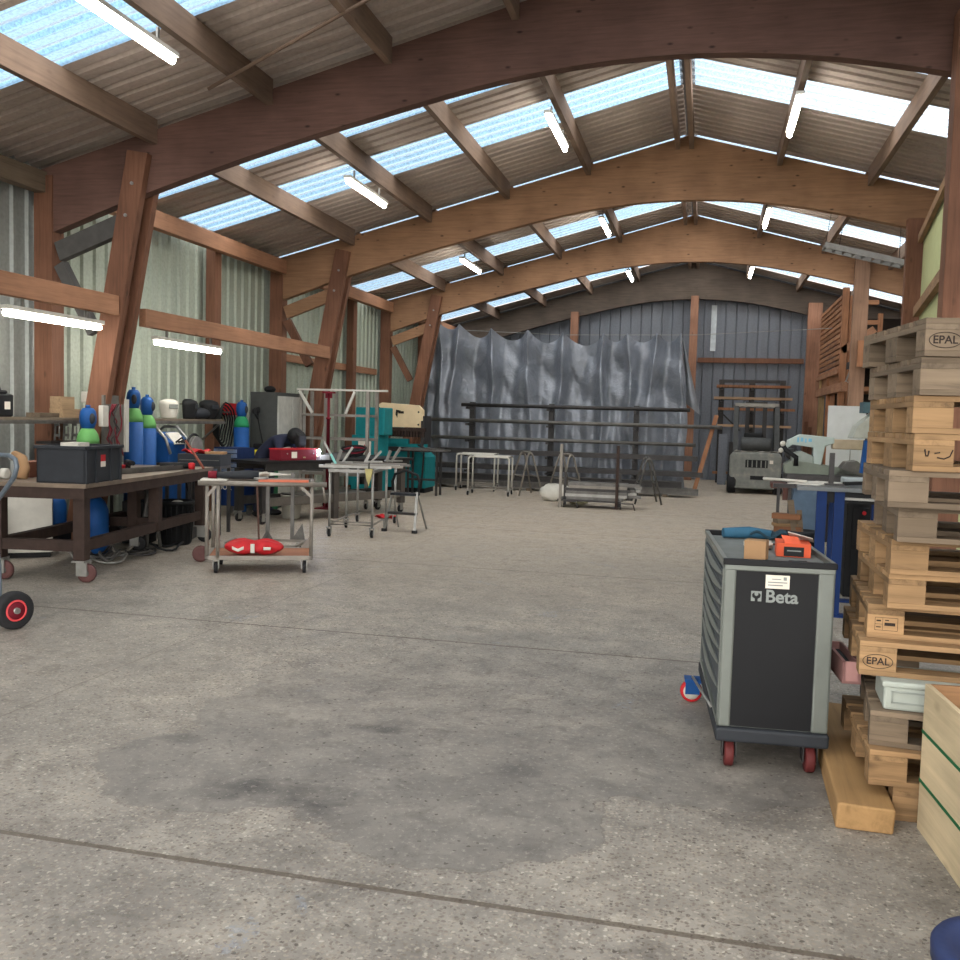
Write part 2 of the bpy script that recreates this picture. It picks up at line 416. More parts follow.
def skylight_mat():
    m, nt, b, out = _new('translucent_skylight_sheet')
    nt.nodes.remove(b)
    tc = N(nt, 'ShaderNodeTexCoord')
    n = N(nt, 'ShaderNodeTexNoise', Scale=30., Detail=3., Roughness=.7); nt.links.new(tc.outputs['Object'], n.inputs['Vector'])
    r0 = ramp(nt, n.outputs['Fac'], [(.35, (.50, .52, .55)), (.6, (.88, .90, .92))])
    sp = N(nt, 'ShaderNodeSeparateXYZ'); nt.links.new(tc.outputs['Object'], sp.inputs[0])
    fr = N(nt, 'ShaderNodeMath', operation='MULTIPLY'); fr.inputs[1].default_value = 4.; nt.links.new(sp.outputs[1], fr.inputs[0])
    f2 = N(nt, 'ShaderNodeMath', operation='FRACT'); nt.links.new(fr.outputs[0], f2.inputs[0])
    rs_ = ramp(nt, f2.outputs[0], [(.0, (1, 1, 1)), (.6, (.86, .88, .9)), (.7, (.55, .6, .66)), (.8, (1.25, 1.25, 1.25)), (.92, (1.25, 1.25, 1.25)), (.97, (.6, .64, .7))])
    r = N(nt, 'ShaderNodeMix', data_type='RGBA', blend_type='MULTIPLY'); r.inputs[0].default_value = 1
    nt.links.new(r0.outputs[0], r.inputs[6]); nt.links.new(rs_.outputs[0], r.inputs[7])
    tr = N(nt, 'ShaderNodeBsdfTransparent'); nt.links.new(r.outputs[2], tr.inputs[0])
    tl = N(nt, 'ShaderNodeBsdfTranslucent'); tl.inputs[0].default_value = (.8, .88, .95, 1)
    mx = N(nt, 'ShaderNodeMixShader'); mx.inputs[0].default_value = .12
    nt.links.new(tr.outputs[0], mx.inputs[1]); nt.links.new(tl.outputs[0], mx.inputs[2]); nt.links.new(mx.outputs[0], out.inputs[0])
    return m
M_sky = skylight_mat()

# ------------------------------------------------------------------ camera, world
cam = bpy.data.objects.new('camera', bpy.data.cameras.new('camera')); COL.objects.link(cam); SC.camera = cam
def _cam():
    f = 940.
    d1 = Vector((226, -55, f)).normalized(); h = Vector((1, .028, 0))
    n = h.cross(d1).normalized()
    if n.y > 0: n = -n
    X = d1.cross(n).normalized()
    if X.x < 0: X = -X
    rows = (X, d1, n)              # world axes written in camera axes (right, down, forward)
    r = Vector([a.x for a in rows]); d = Vector([a.y for a in rows]); fw = Vector([a.z for a in rows])
    M = Matrix((( r.x, -d.x, -fw.x, 0), (r.y, -d.y, -fw.y, 0), (r.z, -d.z, -fw.z, 1.58), (0, 0, 0, 1)))
    cam.matrix_world = M
    cam.data.sensor_width = 36; cam.data.lens = 36*f/960; cam.data.clip_start = .05; cam.data.clip_end = 400
_cam()
w = bpy.data.worlds.new('overcast_sky'); SC.world = w; w.use_nodes = True
nt = w.node_tree; nt.nodes.clear()
wo = N(nt, 'ShaderNodeOutputWorld'); bg = N(nt, 'ShaderNodeBackground'); nt.links.new(bg.outputs[0], wo.inputs[0])
tc = N(nt, 'ShaderNodeTexCoord'); sx = N(nt, 'ShaderNodeSeparateXYZ'); nt.links.new(tc.outputs['Generated'], sx.inputs[0])
rw = ramp(nt, sx.outputs[0], [(0., (.34, .70, 1.0)), (.45, (.46, .78, 1.0)), (.75, (1., 1., 1.))])
rs = nt.nodes.new('ShaderNodeMapRange'); rs.inputs[1].default_value = -.6; rs.inputs[2].default_value = .6; rs.inputs[3].default_value = 0.; rs.inputs[4].default_value = 1.
nt.links.new(sx.outputs[0], rs.inputs[0]); nt.links.new(rs.outputs[0], rw.inputs[0])
st = nt.nodes.new('ShaderNodeMapRange'); st.inputs[1].default_value = -.3; st.inputs[2].default_value = .5; st.inputs[3].default_value = 1.0; st.inputs[4].default_value = 3.2
nt.links.new(sx.outputs[0], st.inputs[0])
# the overcast sky is brightened behind the camera, unseen, to light the hall
sy = nt.nodes.new('ShaderNodeMapRange'); sy.inputs[1].default_value = .45; sy.inputs[2].default_value = -.25; sy.inputs[3].default_value = 0.; sy.inputs[4].default_value = 1.
sy.interpolation_type = 'SMOOTHSTEP'
nt.links.new(sx.outputs[1], sy.inputs[0])
mxc = N(nt, 'ShaderNodeMix', data_type='RGBA'); nt.links.new(sy.outputs[0], mxc.inputs[0]); nt.links.new(rw.outputs[0], mxc.inputs[6]); mxc.inputs[7].default_value = (1., .965, .91, 1)
mxs = N(nt, 'ShaderNodeMix', data_type='FLOAT'); nt.links.new(sy.outputs[0], mxs.inputs[0]); nt.links.new(st.outputs[0], mxs.inputs[2]); mxs.inputs[3].default_value = 6.5
nt.links.new(mxc.outputs[2], bg.inputs[0]); nt.links.new(mxs.outputs[0], bg.inputs[1])
vs = SC.view_settings
vs.view_transform = 'Standard'; vs.look = 'None'; vs.exposure = 0.18; vs.gamma = 1; vs.use_curve_mapping = False

# ------------------------------------------------------------------ building shell
XL, XR, XM = -7.7, 6.8, -.45
Y0, YE = -3.0, 27.95
def roofz(x): return 6.3-.262*abs(x-XM)
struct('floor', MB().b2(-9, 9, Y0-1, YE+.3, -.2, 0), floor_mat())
struct('ground', MB().b2(-60, 60, -60, 70, -.3, -.21), plain('yard_asphalt', lin(112, 110, 106), .9))
def corr_roof(ya, yb, side, per=.22, h=.045):
    prof = []
    y = ya; k = 0
    n = max(1, round((yb-ya)/per)); p = (yb-ya)/n
    for i in range(n):
        a = ya+i*p
        prof += [(a, 0), (a+p*.62, 0), (a+p*.72, h), (a+p*.90, h)]
    prof.append((yb, 0))
    x0, x1 = (XM-.06, XL-.5) if side < 0 else (XM+.06, XR+.5)
    mb = MB(); vs = []
    for y, z in prof: vs.append((x0, y, roofz(x0)+.01+z)); vs.append((x1, y, roofz(x1)+.01+z))
    mb.add(vs, [(2*i, 2*i+1, 2*i+3, 2*i+2) for i in range(len(prof)-1)])
    return mb
strips = [(-1.4, -.4), (.9, 1.9), (3.4, 4.4), (6.95, 8.0), (10.75, 11.75), (12.65, 13.65), (15.98, 16.9), (19.65, 20.6), (22.0, 22.9), (25.9, 26.9)]  # unseen strips over the near bay include ones added for light from above
ceil = MB(); y = Y0; wn = 1
for a, b_ in strips+[(YE+.1, YE+.1)]:
    for sd in (-1, 1):
        m_ = corr_roof(y, a, sd); ceil.add(m_.v, m_.f)
        if b_ > a:
            struct('window_%d' % wn, corr_roof(a, b_, sd, .25, .04), M_sky, recalc=False); wn += 1
    y = b_
ceil.obj('ceiling', M_roof, None, recalc=False)['kind'] = 'structure'
rc = MB()
for sd in (-1, 1):
    rc.prism([(XM, 6.41), (XM+sd*.1, 6.384), (XM+sd*.1, 6.40), (XM, 6.425)], Y0, YE+.1, 'xz')
struct('trim_1', rc, M_steel_dark)

def corr_wall_x(x, y0, y1, z0, zt, per=.25, h=.035, sgn=1):
    """vertical ribs, wall in the plane x, ribs stand out towards sgn"""
    n = max(1, round((y1-y0)/per)); p = (y1-y0)/n; prof = []
    for i in range(n):
        a = y0+i*p; prof += [(a, 0), (a+p*.66, 0), (a+p*.74, 1), (a+p*.92, 1)]
    prof.append((y1, 0)); vs = []
    for a, k in prof: vs.append((x+sgn*h*k, a, z0)); vs.append((x+sgn*h*k, a, zt))
    return MB().add(vs, [(2*i, 2*i+1, 2*i+3, 2*i+2) for i in range(len(prof)-1)])
wl = corr_wall_x(XL-.12, 9.9, YE, 0, 4.42); struct('wall_left', wl, M_wall, solid=.004)
struct('wall_left_near', corr_wall_x(XL-.12, Y0, 9.9, 0, 4.42), M_wall_grey, solid=.004)
struct('wall_right', corr_wall_x(XR+.1, Y0, YE, 0, 4.45, sgn=-1), M_wall_grey, solid=.004)
def corr_gable(y, x0, x1, z0, topf, per=.3, h=.035):
    n = round((x1-x0)/per); p = (x1-x0)/n; prof = []
    for i in range(n):
        a = x0+i*p; prof += [(a, 0), (a+p*.86, 0), (a+p*.90, 1), (a+p*.97, 1)]
    prof.append((x1, 0)); vs = []
    for a, k in prof: vs.append((a, y+h*k, z0)); vs.append((a, y+h*k, topf(a)))
    return MB().add(vs, [(2*i, 2*i+1, 2*i+3, 2*i+2) for i in range(len(prof)-1)])
g = corr_gable(YE, XL-.2, XR+.2, 0, lambda x: roofz(x)+.0)
struct('wall_back', g, M_gable, solid=.004)
struct('window_20', MB().b2(.02, .17, YE-.03, YE-.015, 3.7, 5.0), plain('pale_translucent_strip', lin(196, 204, 208), .3))
struct('trim_2', MB().b2(-9, XL-.2, Y0, YE, 4.3, 4.5), M_steel_dark)
# wall above the open entrance behind the camera
ent = MB(); ent.prism([(XL-.2, 4.6), (XR+.2, 4.6), (XR+.2, roofz(XR)), (XM, 6.3), (XL-.2, roofz(XL))], Y0-.05, Y0, 'xz')
struct('wall_front', ent, M_wall_grey)

# ------------------------------------------------------------------ timber frame
UT = [(0, 5.2), (1, 5.15), (2, 5.0), (3, 4.76), (4, 4.53), (5, 4.25), (6, 3.96), (7.3, 3.5), (8, 3.3)]
def under(x):
    d = abs(x-XM)
    for (a, za), (b, zb) in zip(UT, UT[1:]):
        if d <= b: return za+(zb-za)*(d-a)/(b-a)
    return 3.3
def arch(y, mat, label, xl=XL, xr=XR, dz=0.):
    xs = [xl+(xr-xl)*i/58 for i in range(59)]
    # underside smoothed
    low = [(x, sum(under(x+k*.15) for k in range(-4, 5))/9+dz) for x in xs]
    top = [(xr, roofz(xr)-.1), (XM, 6.2), (xl, roofz(xl)-.1)]
    mb = MB(); n = len(low)
    vs = []; 
    for yy in (0, .14):
        for x, z in low: vs.append((x, yy, z))
        for x in xs: vs.append((x, yy, roofz(x)-.1))
    fs = []
    for i in range(n-1):
        fs += [(i, i+1, n+i+1, n+i), (2*n+i+1, 2*n+i, 3*n+i, 3*n+i+1), (i+1, i, 2*n+i, 2*n+i+1), (n+i, n+i+1, 3*n+i+1, 3*n+i)]
    fs += [(0, n, 3*n, 2*n), (n-1, 3*n-1, 4*n-1, 2*n-1)]
    mb.add(vs, fs)
    return single('arch_beam', mb, mat, label, 'roof beam', (0, y, 0), group='curved laminated roof arches')
A = [9.6, 15.7, 21.6, 27.6]
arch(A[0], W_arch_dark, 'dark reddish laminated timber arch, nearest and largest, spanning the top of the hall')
arch(A[1], W_arch, 'orange laminated timber arch, second from the camera, behind the dark reddish arch')
arch(A[2], W_arch, 'orange laminated timber arch, third from the camera, just before the grey tarpaulin')
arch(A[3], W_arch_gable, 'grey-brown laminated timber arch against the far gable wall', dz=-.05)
nearn = ['nearest dark reddish arch', 'second arch', 'third arch']
for i, y in enumerate(A[:3]):
    single('wall_post', MB().b2(0, .24, 0, .22, 0, 4.25), W_post, 'vertical timber post on the left wall carrying the %s' % nearn[i], 'post', (XL, y-.03, 0), group='timber posts on the left wall', bevel=.006)
    # inclined strut
    t = thing('inclined_column', 'thick inclined double timber column under the left end of the %s' % nearn[i], 'column', (0, y, 0), group='inclined timber columns')
    for k, yy in enumerate((-.055, .195)):
        part(t, 'timber', MB().bar((-6.30, yy, 4.45), (-7.12, yy, 0.02), .26, .1, (0, 1, 0)), W_post, bevel=.006)
    part(t, 'spacer', MB().bar((-6.62, .07, 2.9), (-6.95, .07, 1.1), .16, .15, (0, 1, 0)), W_post)
    part(t, 'bolt', MB().lathe([(.02, -.12), (.02, -.105)], (-6.36, 0, 4.1), 'y', 8).lathe([(.02, -.12), (.02, -.105)], (-6.44, 0, 3.75), 'y', 8), M_galv)
    dk = M_steel_dark if i == 0 else W_post
    single('haunch_plank', MB().bar((-7.42, .06, 3.38), (-6.55, .06, 3.70), .1, .22), plain('grey_plank', lin(84, 82, 80), .7) if i == 0 else W_arch, 'short %s plank under the left foot of the %s' % ('grey' if i == 0 else 'brown', nearn[i]), 'plank', (0, y, 0), group='haunch planks')
    single('knee_brace', MB().bar((-7.40, .06, 3.24), (-6.95, .06, 2.45), .1, .14, (1, 0, 0)), plain('grey_plank', lin(84, 82, 80), .7) if i == 0 else W_post, 'slanting knee brace between left wall post and inclined column at the %s' % nearn[i], 'brace', (0, y, 0), group='knee braces')
for lab, y in (('between the nearest and second arches', 13.45), ('between the second and third arches', 19.4), ('between the third arch and the gable wall', 24.6), ('left of the nearest arch beside the camera', 4.6)):
    single('wall_post', MB().b2(0, .16, 0, .2, 0, 4.25), W_post, 'vertical timber post on the left wall '+lab, 'post', (XL, y, 0), group='timber posts on the left wall', bevel=.006)
spans = [(Y0, 9.6, 'left of the nearest arch'), (9.82, 15.68, 'from the nearest to the second arch'), (15.9, 21.58, 'from the second to the third arch'), (21.8, 27.6, 'behind the grey tarpaulin')]
for a, b_, lab in spans:
    single('eaves_beam', MB().b2(.02, .16, 0, b_-a, 0, .24), W_rail if a > 0 else W_old_y, 'horizontal timber beam at the top of the left wall '+lab, 'beam', (XL+.16 if a > 0 else XL, a, 4.05), group='eaves beams of the left wall', bevel=.005)
single('wall_girt', MB().b2(0, .07, 0, 5.3, 0, .14), W_rail, 'thin horizontal timber girt on the pale wall between second and third arches', 'beam', (XL-.08, 16.1, 2.55))
single('handrail_beam', MB().b2(-.05, .05, 0, 9.35, 0, .22), W_rail, 'orange horizontal timber beam ending at the nearest inclined column, tube light under it', 'beam', (-6.55, .12, 2.63), bevel=.006)
single('handrail_beam', MB().b2(-.05, .05, 0, 5.62, 0, .21), W_rail, 'orange horizontal timber beam between the first two inclined columns, tube light under it', 'beam', (-6.55, 10.0, 2.56), bevel=.006)

PX = [-6.15, -4.75, -3.4, -2.05, .95, 2.3, 3.65, 5.0]
ordw = ['first', 'second', 'third', 'fourth', 'fifth', 'sixth', 'seventh', 'eighth']
bays = [(Y0, 9.6, 'before the dark arch'), (9.8, 15.7, 'between dark and second arches'), (15.9, 21.6, 'between second and third arches'), (21.8, 27.6, 'above the grey tarpaulin')]
for bi, (a, b_, lab) in enumerate(bays):
    for k, x in enumerate(PX):
        sl = .262 if x < XM else -.262
        z = roofz(x)
        mb = MB(); w_, h_ = .075, .24
        mb.prism([(-w_/2, -h_-.02), (w_/2, -h_-.02), (w_/2, .0+sl*w_/2), (-w_/2, .0-sl*w_/2)], 0, b_-a, 'xz')
        single('purlin', mb, W_purlin, 'roof purlin, %s from the left wall, %s' % (ordw[k], lab), 'purlin', (x, a, z), group='timber roof purlins')
    for s_, nm in ((-.11, 'left'), (.11, 'right')):
        mb = MB().b2(-.035, .035, 0, b_-a, -.32, -.075)
        single('ridge_purlin', mb, W_purlin, '%s one of the paired ridge purlins, %s' % (nm, lab), 'purlin', (XM-.07+s_, a, 6.3), group='paired ridge purlins')
# posts on the right
single('roof_post', MB().b2(0, .24, 0, .2, 0, 5.35), W_post, 'tall reddish timber post at the right edge rising behind the pallet stack', 'post', (2.04, 9.35, 0), bevel=.006)
single('roof_post', MB().b2(0, .36, 0, .14, 0, 4.78), W_post, 'timber post under the second arch beside the pale green panel', 'post', (2.84, 15.52, 0), bevel=.006)
single('roof_post', MB().b2(0, .3, 0, .16, 0, 5.2), wood('grey_streaked_post', lin(146, 116, 96), 'z', .2, fine=14, obj_var=0), 'grey streaked timber post in front of the third arch beside the slatted wall', 'post', (2.93, 21.4, 0), bevel=.006)
W_gp = wood('gable_post_timber', lin(148, 110, 90), 'z', .4, fine=30, obj_var=.1)
single('gable_post', MB().b2(0, .37, 0, .2, 0, 5.0), W_gp, 'reddish timber post on the gable wall right of the cantilever timber rack', 'post', (2.6, 27.38, 0), bevel=.006)
single('gable_post', MB().b2(0, .22, 0, .2, 0, 5.2), W_gp, 'timber post at the middle of the gable wall beside the tarpaulin edge', 'post', (-.56, 27.38, 0), bevel=.006)
single('gable_post', MB().b2(0, .22, 0, .2, 0, 4.75), W_gp, 'timber post on the gable wall rising above the middle of the tarpaulin', 'post', (-3.95, 27.38, 0), bevel=.006)
single('gable_girt', MB().b2(0, 2.9, 0, .1, 0, .14), W_post, 'red-brown horizontal timber girt across the blue-grey gable wall', 'beam', (-.32, 27.8, 3.36))
# ------------------------------------------------------------------ lamps
def lamp(x, y, z, L, label, group):
    t = thing('tube_light', label, 'light', (x, y, z), group=group)
    part(t, 'housing', MB().b2(-.05, .05, 0, L, .035, .075), M_white)
    part(t, 'tube', MB().tube([(0, .03, 0), (0, L-.03, 0)], .035, 10), M_tube, 'glowing white tube')
    part(t, 'hanger', MB().b2(-.01, .01, .25, .28, .07, .2).b2(-.01, .01, L-.28, L-.25, .07, .2), M_galv)
    return t
for x, y, lab in ((-4.83, 6.3, 'tube light at the upper left of the roof, in front of the dark reddish arch'),
                  (-4.84, 12.1, 'tube light between dark and second arches, nearer the left wall'),
                  (-2.12, 12.05, 'tube light between dark and second arches, next left of the ridge'),
                  (.93, 12.05, 'tube light between dark and second arches, right of the ridge'),
                  (-4.88, 18.35, 'tube light between second and third arches, nearer the left wall'),
                  (-2.12, 18.3, 'tube light between second and third arches, next left of the ridge'),
                  (.96, 18.1, 'tube light between second and third arches, right of the ridge'),
                  (-2.12, 24.6, 'tube light beyond the third arch, left of the ridge'),
                  (.96, 24.6, 'tube light beyond the third arch, right of the ridge')):
    lamp(x, y, roofz(x)-.42, 1.55, lab, 'roof tube lights')
lamp(-6.58, 7.75, 2.47, 1.5, 'tube light under the handrail beam at the left edge of the picture', 'wall side tube lights')
lamp(-6.58, 10.3, 2.40, 1.6, 'tube light under the handrail beam between the first two inclined columns', 'wall side tube lights')
# crossbatten and pipe in the nearest bay
single('conduit_pipe', MB().tube([(-5.0, .0, roofz(-5.0)-.3), (-2.9, -.55, roofz(-2.9)-.26)], .018, 8), plain('conduit', lin(112, 92, 78), .6, .1), 'thin brown conduit crossing under two roof purlins near the upper left', 'pipe', (0, 8.75, 0))
# cable tray hanging right
t = thing('cable_tray', 'grey metal cable tray hanging slanted under the roof before the third arch', 'cable tray', (0, 18, 0))
part(t, 'rail', MB().bar((1.93, 0, 4.86), (3.3, 0, 4.52), .03, .1).bar((1.93, .35, 4.86), (3.3, .35, 4.52), .03, .1), M_galv)
rg = MB()
for k in range(9):
    f = k/8; rg.bar((1.95+1.33*f, .0, 4.84-.33*f), (1.95+1.33*f, .35, 4.84-.33*f), .04, .02)
part(t, 'rung', rg, M_galv)
part(t, 'hanging_wire', MB().tube([(1.95, .1, 4.88), (2.05, .1, 5.62)], .006, 5).tube([(2.2, .3, 4.82), (2.3, .3, 5.56)], .006, 5).tube([(3.2, .1, 4.6), (3.2, .1, 5.33)], .006, 5), M_steel_dark)

# ------------------------------------------------------------------ wall shelf on the left
sh = thing('wall_shelf', 'long timber shelf along the left wall holding jugs, boxes and helmets', 'shelf', (XL+.26, 6.0, 0))
part(sh, 'board', MB().b2(0, .33, 0, 7.0, 1.43, 1.46), plain('grimy_shelf', lin(104, 94, 82), .8))
part(sh, 'front_rail', MB().b2(.31, .34, 0, 7.0, 1.39, 1.43), M_steel)
for y in (.1, 2.2, 4.4, 6.9):
    part(sh, 'bracket', MB().bar((.02, y, 1.41), (.31, y, 1.41), .03, .03).bar((.02, y, 1.15), (.30, y, 1.39), .025, .025), M_steel)
SX = XL+.45
t = thing('jerrycan', 'black plastic jerrycan with a white label on the wall shelf at the left edge', 'canister', (SX, 8.42, 1.46))
part(t, 'body', MB().b2(-.1, .1, -.16, .16, 0, .24).b2(-.08, .08, -.12, .10, .24, .28), M_black, bevel=.02)
part(t, 'handle', MB().tube([(0, -.09, .27), (0, -.08, .33), (0, .05, .33), (0, .07, .27)], .014, 6), M_black)
part(t, 'label_sticker', MB().b2(.1, .103, .02, .1, .08, .16), M_paper, 'white sticker')
single('wood_block', MB().b2(-.08, .08, -.35, .1, 0, .05), W_old_y, 'dark flat wood offcut lying on the wall shelf beside the jerrycan', 'wood block', (SX, 9.25, 1.46), .2)
single('wood_block', MB().b2(-.09, .09, -.2, .2, 0, .1), W_shelf, 'light wood block lying on the wall shelf before the timber post', 'wood block', (SX+.02, 9.55, 1.46))
single('wood_block', MB().b2(-.08, .08, -.11, .11, 0, .14), W_shelf, 'pale square wood block on top of another block on the wall shelf', 'wood block', (SX, 9.48, 1.56))
t = thing('power_box', 'cream wall power box with looping cable beside the near left post', 'power box', (SX+.05, 9.98, 1.64))
part(t, 'case', MB().b2(-.05, .05, -.17, .17, 0, .13), M_white, bevel=.01)
part(t, 'cable', MB().tube([(0, .14, .05), (.02, .22, 0), (.03, .24, -.15), (.04, .15, -.32), (.04, .02, -.36), (.04, -.08, -.25), (.02, -.1, 0)], .012, 6), M_black)
part(t, 'bracket', MB().b2(-.02, .02, -.03, .03, -.18, 0), M_steel_dark)
t = thing('clamp_bar', 'dark steel plate shelf with hand clamps hanging below the wall shelf', 'tool rack', (XL+.45, 9.1, 1.16))
part(t, 'plate', MB().b2(-.05, .14, 0, .95, 0, .03), M_steel_dark)
for k in range(4):
    y = .12+k*.15
    part(t, 'hand_clamp', MB().bar((.1, y, .04), (.1, y+.02, .26), .02, .012).bar((.1, y, .22), (.16, y, .22), .015, .03).bar((.1, y, .1), (.17, y, .1), .015, .03).tube([(.16, y, .2), (.16, y, .06)], .008, 6), M_steel)
# welding helmets
def helmet(loc, rz, label, pale=False):
    t = thing('welding_helmet', label, 'helmet', loc, rz, 'welding helmets on the wall shelf'); t.scale = (1.05, 1.15, 1.0) if pale else (1.2, 1.3, 1.05)
    mb = MB()
    def f(u, v):
        a = (u-.5)*PI*1.15; h = v
        r = .115*(1-.25*(1-h)**2)*(1 if h < .8 else math.sqrt(max(0, 1-((h-.8)/.2)**2*.85)))
        return (r*math.cos(a)*1.15, r*math.sin(a), h*.27)
    mb.grid(14, 10, f)
    part(t, 'shell', mb, M_white if pale else M_black, solid=.006)
    part(t, 'visor', MB().b2(.10, .135, -.055, .055, .14, .2), M_anth if not pale else plain('smoky_visor', lin(120, 124, 120), .1), 'dark glass window', bevel=.005)
    part(t, 'headband', MB().tube([(.07*math.cos(a_), .09*math.sin(a_), .2) for a_ in [k*PI/6 for k in range(12)]], .008, 6, closed=True), M_black)
    return t
helmet((SX, 11.7, 1.46), -.5, 'pale welding face shield on the wall shelf behind the gas cylinders', True)
helmet((SX, 12.15, 1.46), .4, 'black welding helmet on the wall shelf, the largest and leftmost of the black ones')
h2 = helmet((SX+.03, 12.7, 1.46), -.2, 'black welding helmet on the wall shelf, nearest the timber post')
single('tool_bag', MB().ball((0, 0, .08), .12, .26, .09), M_anth, 'dark grey cloth bag lying between two black welding helmets on the shelf', 'bag', (SX+.05, 12.42, 1.46))
single('wall_box', MB().b2(-.05, .05, -.2, .2, 0, .2), M_red, 'bright red box hung on the left wall beside the far blue gas cylinder', 'box', (XL+.0, 14.3, 1.52), bevel=.01)
# electric panel on the inclined column
t = thing('electric_panel', 'grey electric panel with white sockets and red leads beside the first inclined column', 'electric panel', (-6.72, 9.34, .95))
part(t, 'plate', MB().b2(0, .03, .12, .5, 0, .78), plain('panel_grey', lin(112, 110, 104), .5, .3))
part(t, 'side_strip', MB().b2(.0, .06, .50, .56, .12, .74), M_white, 'white trunking strip')
part(t, 'socket', MB().b2(.03, .09, .02, .13, .42, .66), M_white, 'white wall socket', bevel=.008)
part(t, 'support', MB().b2(-.04, 0, .2, .26, -.2, .78), M_steel_dark)
for k in range(7):
    pts = []; y0 = .14+random.random()*.25
    for j in range(7): pts.append((.05+random.random()*.04, y0+random.uniform(-.07, .07), .68-j*.1))
    part(t, 'lead', MB().tube(pts, .008, 5), M_darkred if k % 3 else M_steel_dark, 'red lead' if k % 3 else 'grey lead')

# ------------------------------------------------------------------ gas cylinders
def cylinder(loc, rz, label, H=1.50, r=.115, shoulder=M_green, cap=M_blue, group='tall gas cylinders along the left wall'):
    t = thing('gas_cylinder', label, 'gas cylinder', loc, rz, group)
    part(t, 'body', MB().lathe([(r*.9, 0), (r, .02), (r, H-.18)], n=24), M_blue)
    part(t, 'shoulder', MB().lathe([(r, H-.18), (r*.97, H-.13), (r*.87, H-.08), (r*.68, H-.035), (r*.45, H), (0, H)], n=24), shoulder, 'light green shoulder')
    mb = MB()
    c = H+.0
    mb.lathe([(r*.45, c-.03), (r*.60, c+.01), (r*.72, c+.06), (r*.74, c+.12), (r*.66, c+.18), (r*.45, c+.215), (0, c+.225)], n=18)
    for sx_, sy_ in ((.39, -.52),):
        part(t, 'cap_opening', MB().ball((r*sx_, r*sy_, c+.10), .036, .03, .062, 12, 8), M_anth, 'dark opening in the valve cap')
    for k in range(0):
        a = k*PI/2+.4
        mb.tube([(r*.6*math.cos(a), r*.6*math.sin(a), c+.02), (r*.78*math.cos(a), r*.78*math.sin(a), c+.1), (r*.72*math.cos(a), r*.72*math.sin(a), c+.19), (r*.35*math.cos(a), r*.35*math.sin(a), c+.25)], .02, 7)
    mb.lathe([(r*.2, c+.21), (r*.2, c+.25), (0, c+.25)], n=12)
    part(t, 'valve_guard', mb, cap)
    return t
cylinder((-6.90, 10.35, .1), 0, 'tall blue gas cylinder with green shoulder, left of the pair behind the brown workbench')
cylinder((-6.99, 10.78, .1), 1, 'tall blue gas cylinder with green shoulder, right of the pair, behind the blue welding machine', H=1.42)
single('cylinder_trolley', MB().b2(-.25, .25, -.3, .5, .04, .098).bar((-.22, -.2, .04), (-.22, -.2, 1.1), .03, .03).bar((-.22, .45, .04), (-.22, .45, 1.1), .03, .03).bar((-.22, -.2, 1.08), (-.22, .45, 1.08), .03, .03).lathe([(.08, -.32), (.08, -.28)], (-.1, 0, .08), 'y', 14).lathe([(.08, .48), (.08, .52)], (-.1, 0, .08), 'y', 14), M_steel_dark, 'dark steel trolley carrying the pair of tall blue gas cylinders', 'trolley', (-6.95, 10.5, 0))
cylinder((-6.72, 9.22, 0), .5, 'gas cylinder with light green domed shoulder standing behind the black crate', H=1.36, r=.125)
cylinder((-7.15, 13.62, 0), .8, 'blue gas cylinder with dark green shoulder beside the grey metal cabinet', H=1.52, r=.12, shoulder=plain('mid_green', lin(36, 132, 86), .5))
single('cylinder_regulator', MB().lathe([(.05, -.02), (.05, .02)], (0, 0, .0), 'x', 12).lathe([(.05, -.02), (.05, .02)], (0, .12, .02), 'x', 12).tube([(0, 0, -.02), (.03, .05, -.12), (0, .12, -.02)], .015, 6).tube([(0, .1, -.05), (.05, .2, -.5), (0, .2, -1.0), (.05, .05, -1.2), (0, .05, -1.57)], .012, 6), M_black, 'black gas regulator and hose hanging right of the far blue cylinder', 'regulator', (-7.1, 13.95, 1.6))
# hoses between far cylinder and post
t = thing('hose_reel', 'tangle of black hoses hanging on the left wall before the far cylinder', 'hose', (-7.36, 13.4, 1.15))
for k in range(6):
    r = .16+.03*k
    part(t, 'hose', MB().tube([(.03*k-.08+.02*math.sin(3*a), r*.8*math.cos(a), .2+r*math.sin(a)*1.2) for a in [j*PI/8 for j in range(16)]], .013, 6, closed=True), M_black)
part(t, 'hook', MB().bar((-.2, 0, .42), (.12, 0, .42), .03, .03), M_steel)

# ------------------------------------------------------------------ blue welding machine + compressor behind the bench
t = thing('welding_machine', 'blue welding machine with grey handle and cables behind the brown workbench', 'welding machine', (-7.18, 11.38, 0))
part(t, 'body', MB().prism([(-.3, .88), (.3, .88), (.3, 1.15), (.12, 1.28), (-.3, 1.28)], -.26, .26, 'xz'), M_blue, bevel=.015)
part(t, 'front_panel', MB().box(.245, 0, 1.2, .02, .3, .2, 0, 0, -.75), M_white, 'white control panel')
part(t, 'handle', MB().tube([(-.2, -.26, 1.28), (-.1, -.26, 1.35), (.1, -.26, 1.35), (.25, -.26, 1.2), (.32, -.26, 1.0)], .02, 8).tube([(-.2, .26, 1.28), (-.1, .26, 1.35), (.1, .26, 1.35), (.25, .26, 1.2), (.32, .26, 1.0)], .02, 8), M_galv)
part(t, 'cart', MB().b2(-.32, .34, -.28, .28, .16, .22).b2(-.3, -.26, -.26, .26, .2, .88).b2(.24, .28, -.26, -.22, .2, .88).b2(.24, .28, .22, .26, .2, .88).b2(-.3, .3, -.26, .26, .82, .88), M_steel_dark)
part(t, 'lower_body', MB().b2(-.26, .26, -.24, .24, .26, .7), M_blue, bevel=.03)
